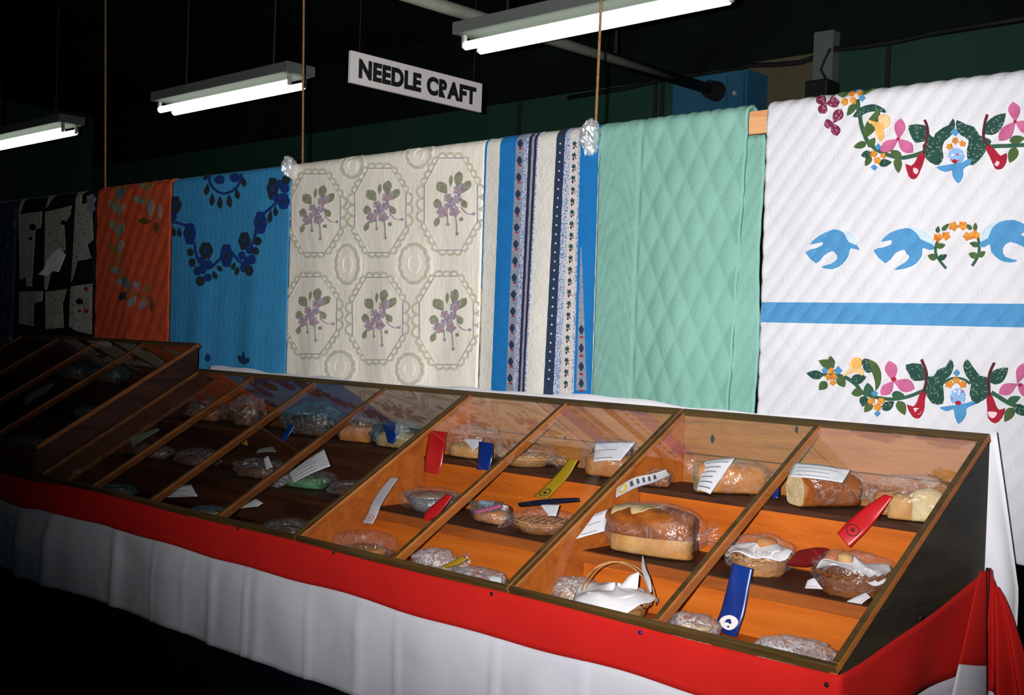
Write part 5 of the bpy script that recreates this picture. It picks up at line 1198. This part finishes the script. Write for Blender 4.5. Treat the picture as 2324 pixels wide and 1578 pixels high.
simple('bagged_cake', 700, 1104, S2, 2.93, 2.95, (0.24, 0.19, 0.075), 'bag_film', 'green_cake', 'green frosted cake in film under the white label', 'cake', 6.5)
sheet('paper_label', [(654, 1074, 2.875), (735, 1018, 2.93), (750, 1058, 2.885), (664, 1097, 2.85)], 'paper_white', None, 5, 0.010, 'large white written label curling over the green cake', 'label')
sheet('clear_wrap', [(640, 1082, 2.87), (662, 1076, 2.88), (650, 1100, 2.85), (582, 1132, 2.83)], 'bag_film_dense', None, 0, 0.006, 'strip of cloudy film trailing left of the white label', 'wrap')
simple('bagged_cake', 805, 1102, S2, 2.93, 2.95, (0.22, 0.17, 0.06), 'bag_film', 'crust_dark', 'dark cake in film right of the green cake', 'cake', 7.5)
simple('bagged_cake', 590, 1062, S2, 2.95, 2.96, (0.26, 0.18, 0.085), 'bag_film', 'crust_dark', 'dark cake with a white card in the middle of the dim case', 'cake', 8.5)
sheet('recipe_card', [(598, 1040, 2.90), (608, 1034, 2.905), (619, 1060, 2.88), (604, 1067, 2.875)], 'paper_white', None, 2, 0.002, 'small folded white card on the dark cake', 'card')
sheet('dish_cover', [(585, 1020, 2.97), (620, 1014, 2.99), (628, 1026, 2.96), (578, 1030, 2.95)], 'oq_sage', None, 0, 0.008, 'pale cover behind the dark cake in the dim case', 'cover')
simple('bagged_bread', 450, 1025, S2, 2.95, 2.96, (0.24, 0.18, 0.08), 'bag_film', 'crust_dark', 'dim bag on the middle shelf below the shiny low bag', 'bread', 9.5)
sheet('recipe_card', [(292, 995, 2.92), (360, 971, 2.99), (362, 977, 2.985), (300, 1014, 2.905)], 'oq_sage', None, 0, 0.004, 'long pale card lying in the left end of the dim case', 'card')
sheet('recipe_card', [(402, 1104, 2.66), (434, 1100, 2.68), (449, 1127, 2.64), (368, 1130, 2.63)], 'paper_white', None, 3, 0.006, 'white card standing at the front of the dim case', 'card')
simple('bagged_cookies', 475, 1146, S3, 2.60, 2.66, (0.19, 0.14, 0.06), 'bag_film_blue', 'crust_pale', 'low bag of cookies right of the white standing card', 'cookies', 10.5)
sheet('recipe_card', [(580, 1132, 2.69), (597, 1142, 2.68), (585, 1150, 2.665), (538, 1156, 2.655)], 'paper_white', None, 0, 0.004, 'bent white card beside the black tray', 'card')
c = on(575, 1166, S3, 2.62, 2.66); e = thing('cake_tray', c, 'black oval tray at the front of the dim case', 'tray')
b = MB(); b.lathe([(0.075, 0), (0.098, 0.02), (0.102, 0.022), (0.094, 0.018), (0.07, 0.006)], c, 32, sy=0.75); b.build('tray', 'black_rubber', e, True)
loaf(e, c+Vector((0, 0, .007)), 0.10, 0.075, 0.03, 0, 'crust_dark', 'cake')
simple('bagged_pie', 660, 1182, S3, 2.62, 2.68, (0.23, 0.19, 0.075), 'bag_film', 'crust_dark', 'dark pie under sparkling film beside the second case', 'pie', 11.5, crumple=0.10)
simple('bagged_bread', 262, 1096, S3, 2.62, 2.68, (0.22, 0.16, 0.06), 'bag_film_blue', 'crust_dark', 'dim bag at the front left of the four-pane case', 'bread', 12.5)
sheet('recipe_card', [(146, 1070, 2.66), (186, 1064, 2.67), (182, 1074, 2.655), (140, 1078, 2.65)], 'oq_sage', None, 0, 0.003, 'pale strip of card in the front left corner', 'card')
simple('bagged_bread', 350, 1035, S2, 2.93, 2.95, (0.2, 0.15, 0.07), 'bag_film', 'crust_dark', 'dim bag beside the long pale card', 'bread', 13.5)
# ------------------------------------------------------------------ goods in the raised far case
R1, R2, R3 = S1+0.135, S2+0.135, S3+0.135
ribbon('pale green ribbon curling in the raised far case', [(110, 868, 124, 872, 3.00), (84, 884, 98, 894, 2.97), (58, 898, 72, 908, 2.94), (52, 920, 66, 918, 2.92)], 'oq_sage')
def far(px, py, z, yl, yh, dims, label, sd): 
    c = on(px, py, z, yl, yh); e = thing('bagged_bread', c, label, 'bread', 'bakes in the raised case'); loaf(e, c+Vector((0, 0, .002)), dims[0]*.78, dims[1]*.78, dims[2]*.6, .2, 'crust_dark'); bag(e, c, *dims, .2, 'bag_film_blue', sd)
far(250, 818, R1, 3.19, 3.2, (0.26, 0.18, 0.11), 'dim bag at the right end of the raised case top shelf', 1.7)
far(165, 800, R1, 3.19, 3.2, (0.24, 0.18, 0.10), 'dim bag left of another on the raised case top shelf', 2.7)
far(215, 880, R2, 2.93, 2.95, (0.24, 0.16, 0.08), 'dim bag on the middle shelf of the raised case', 3.7)
far(60, 975, R3, 2.62, 2.68, (0.24, 0.16, 0.07), 'dim bag at the front of the raised case', 4.7)
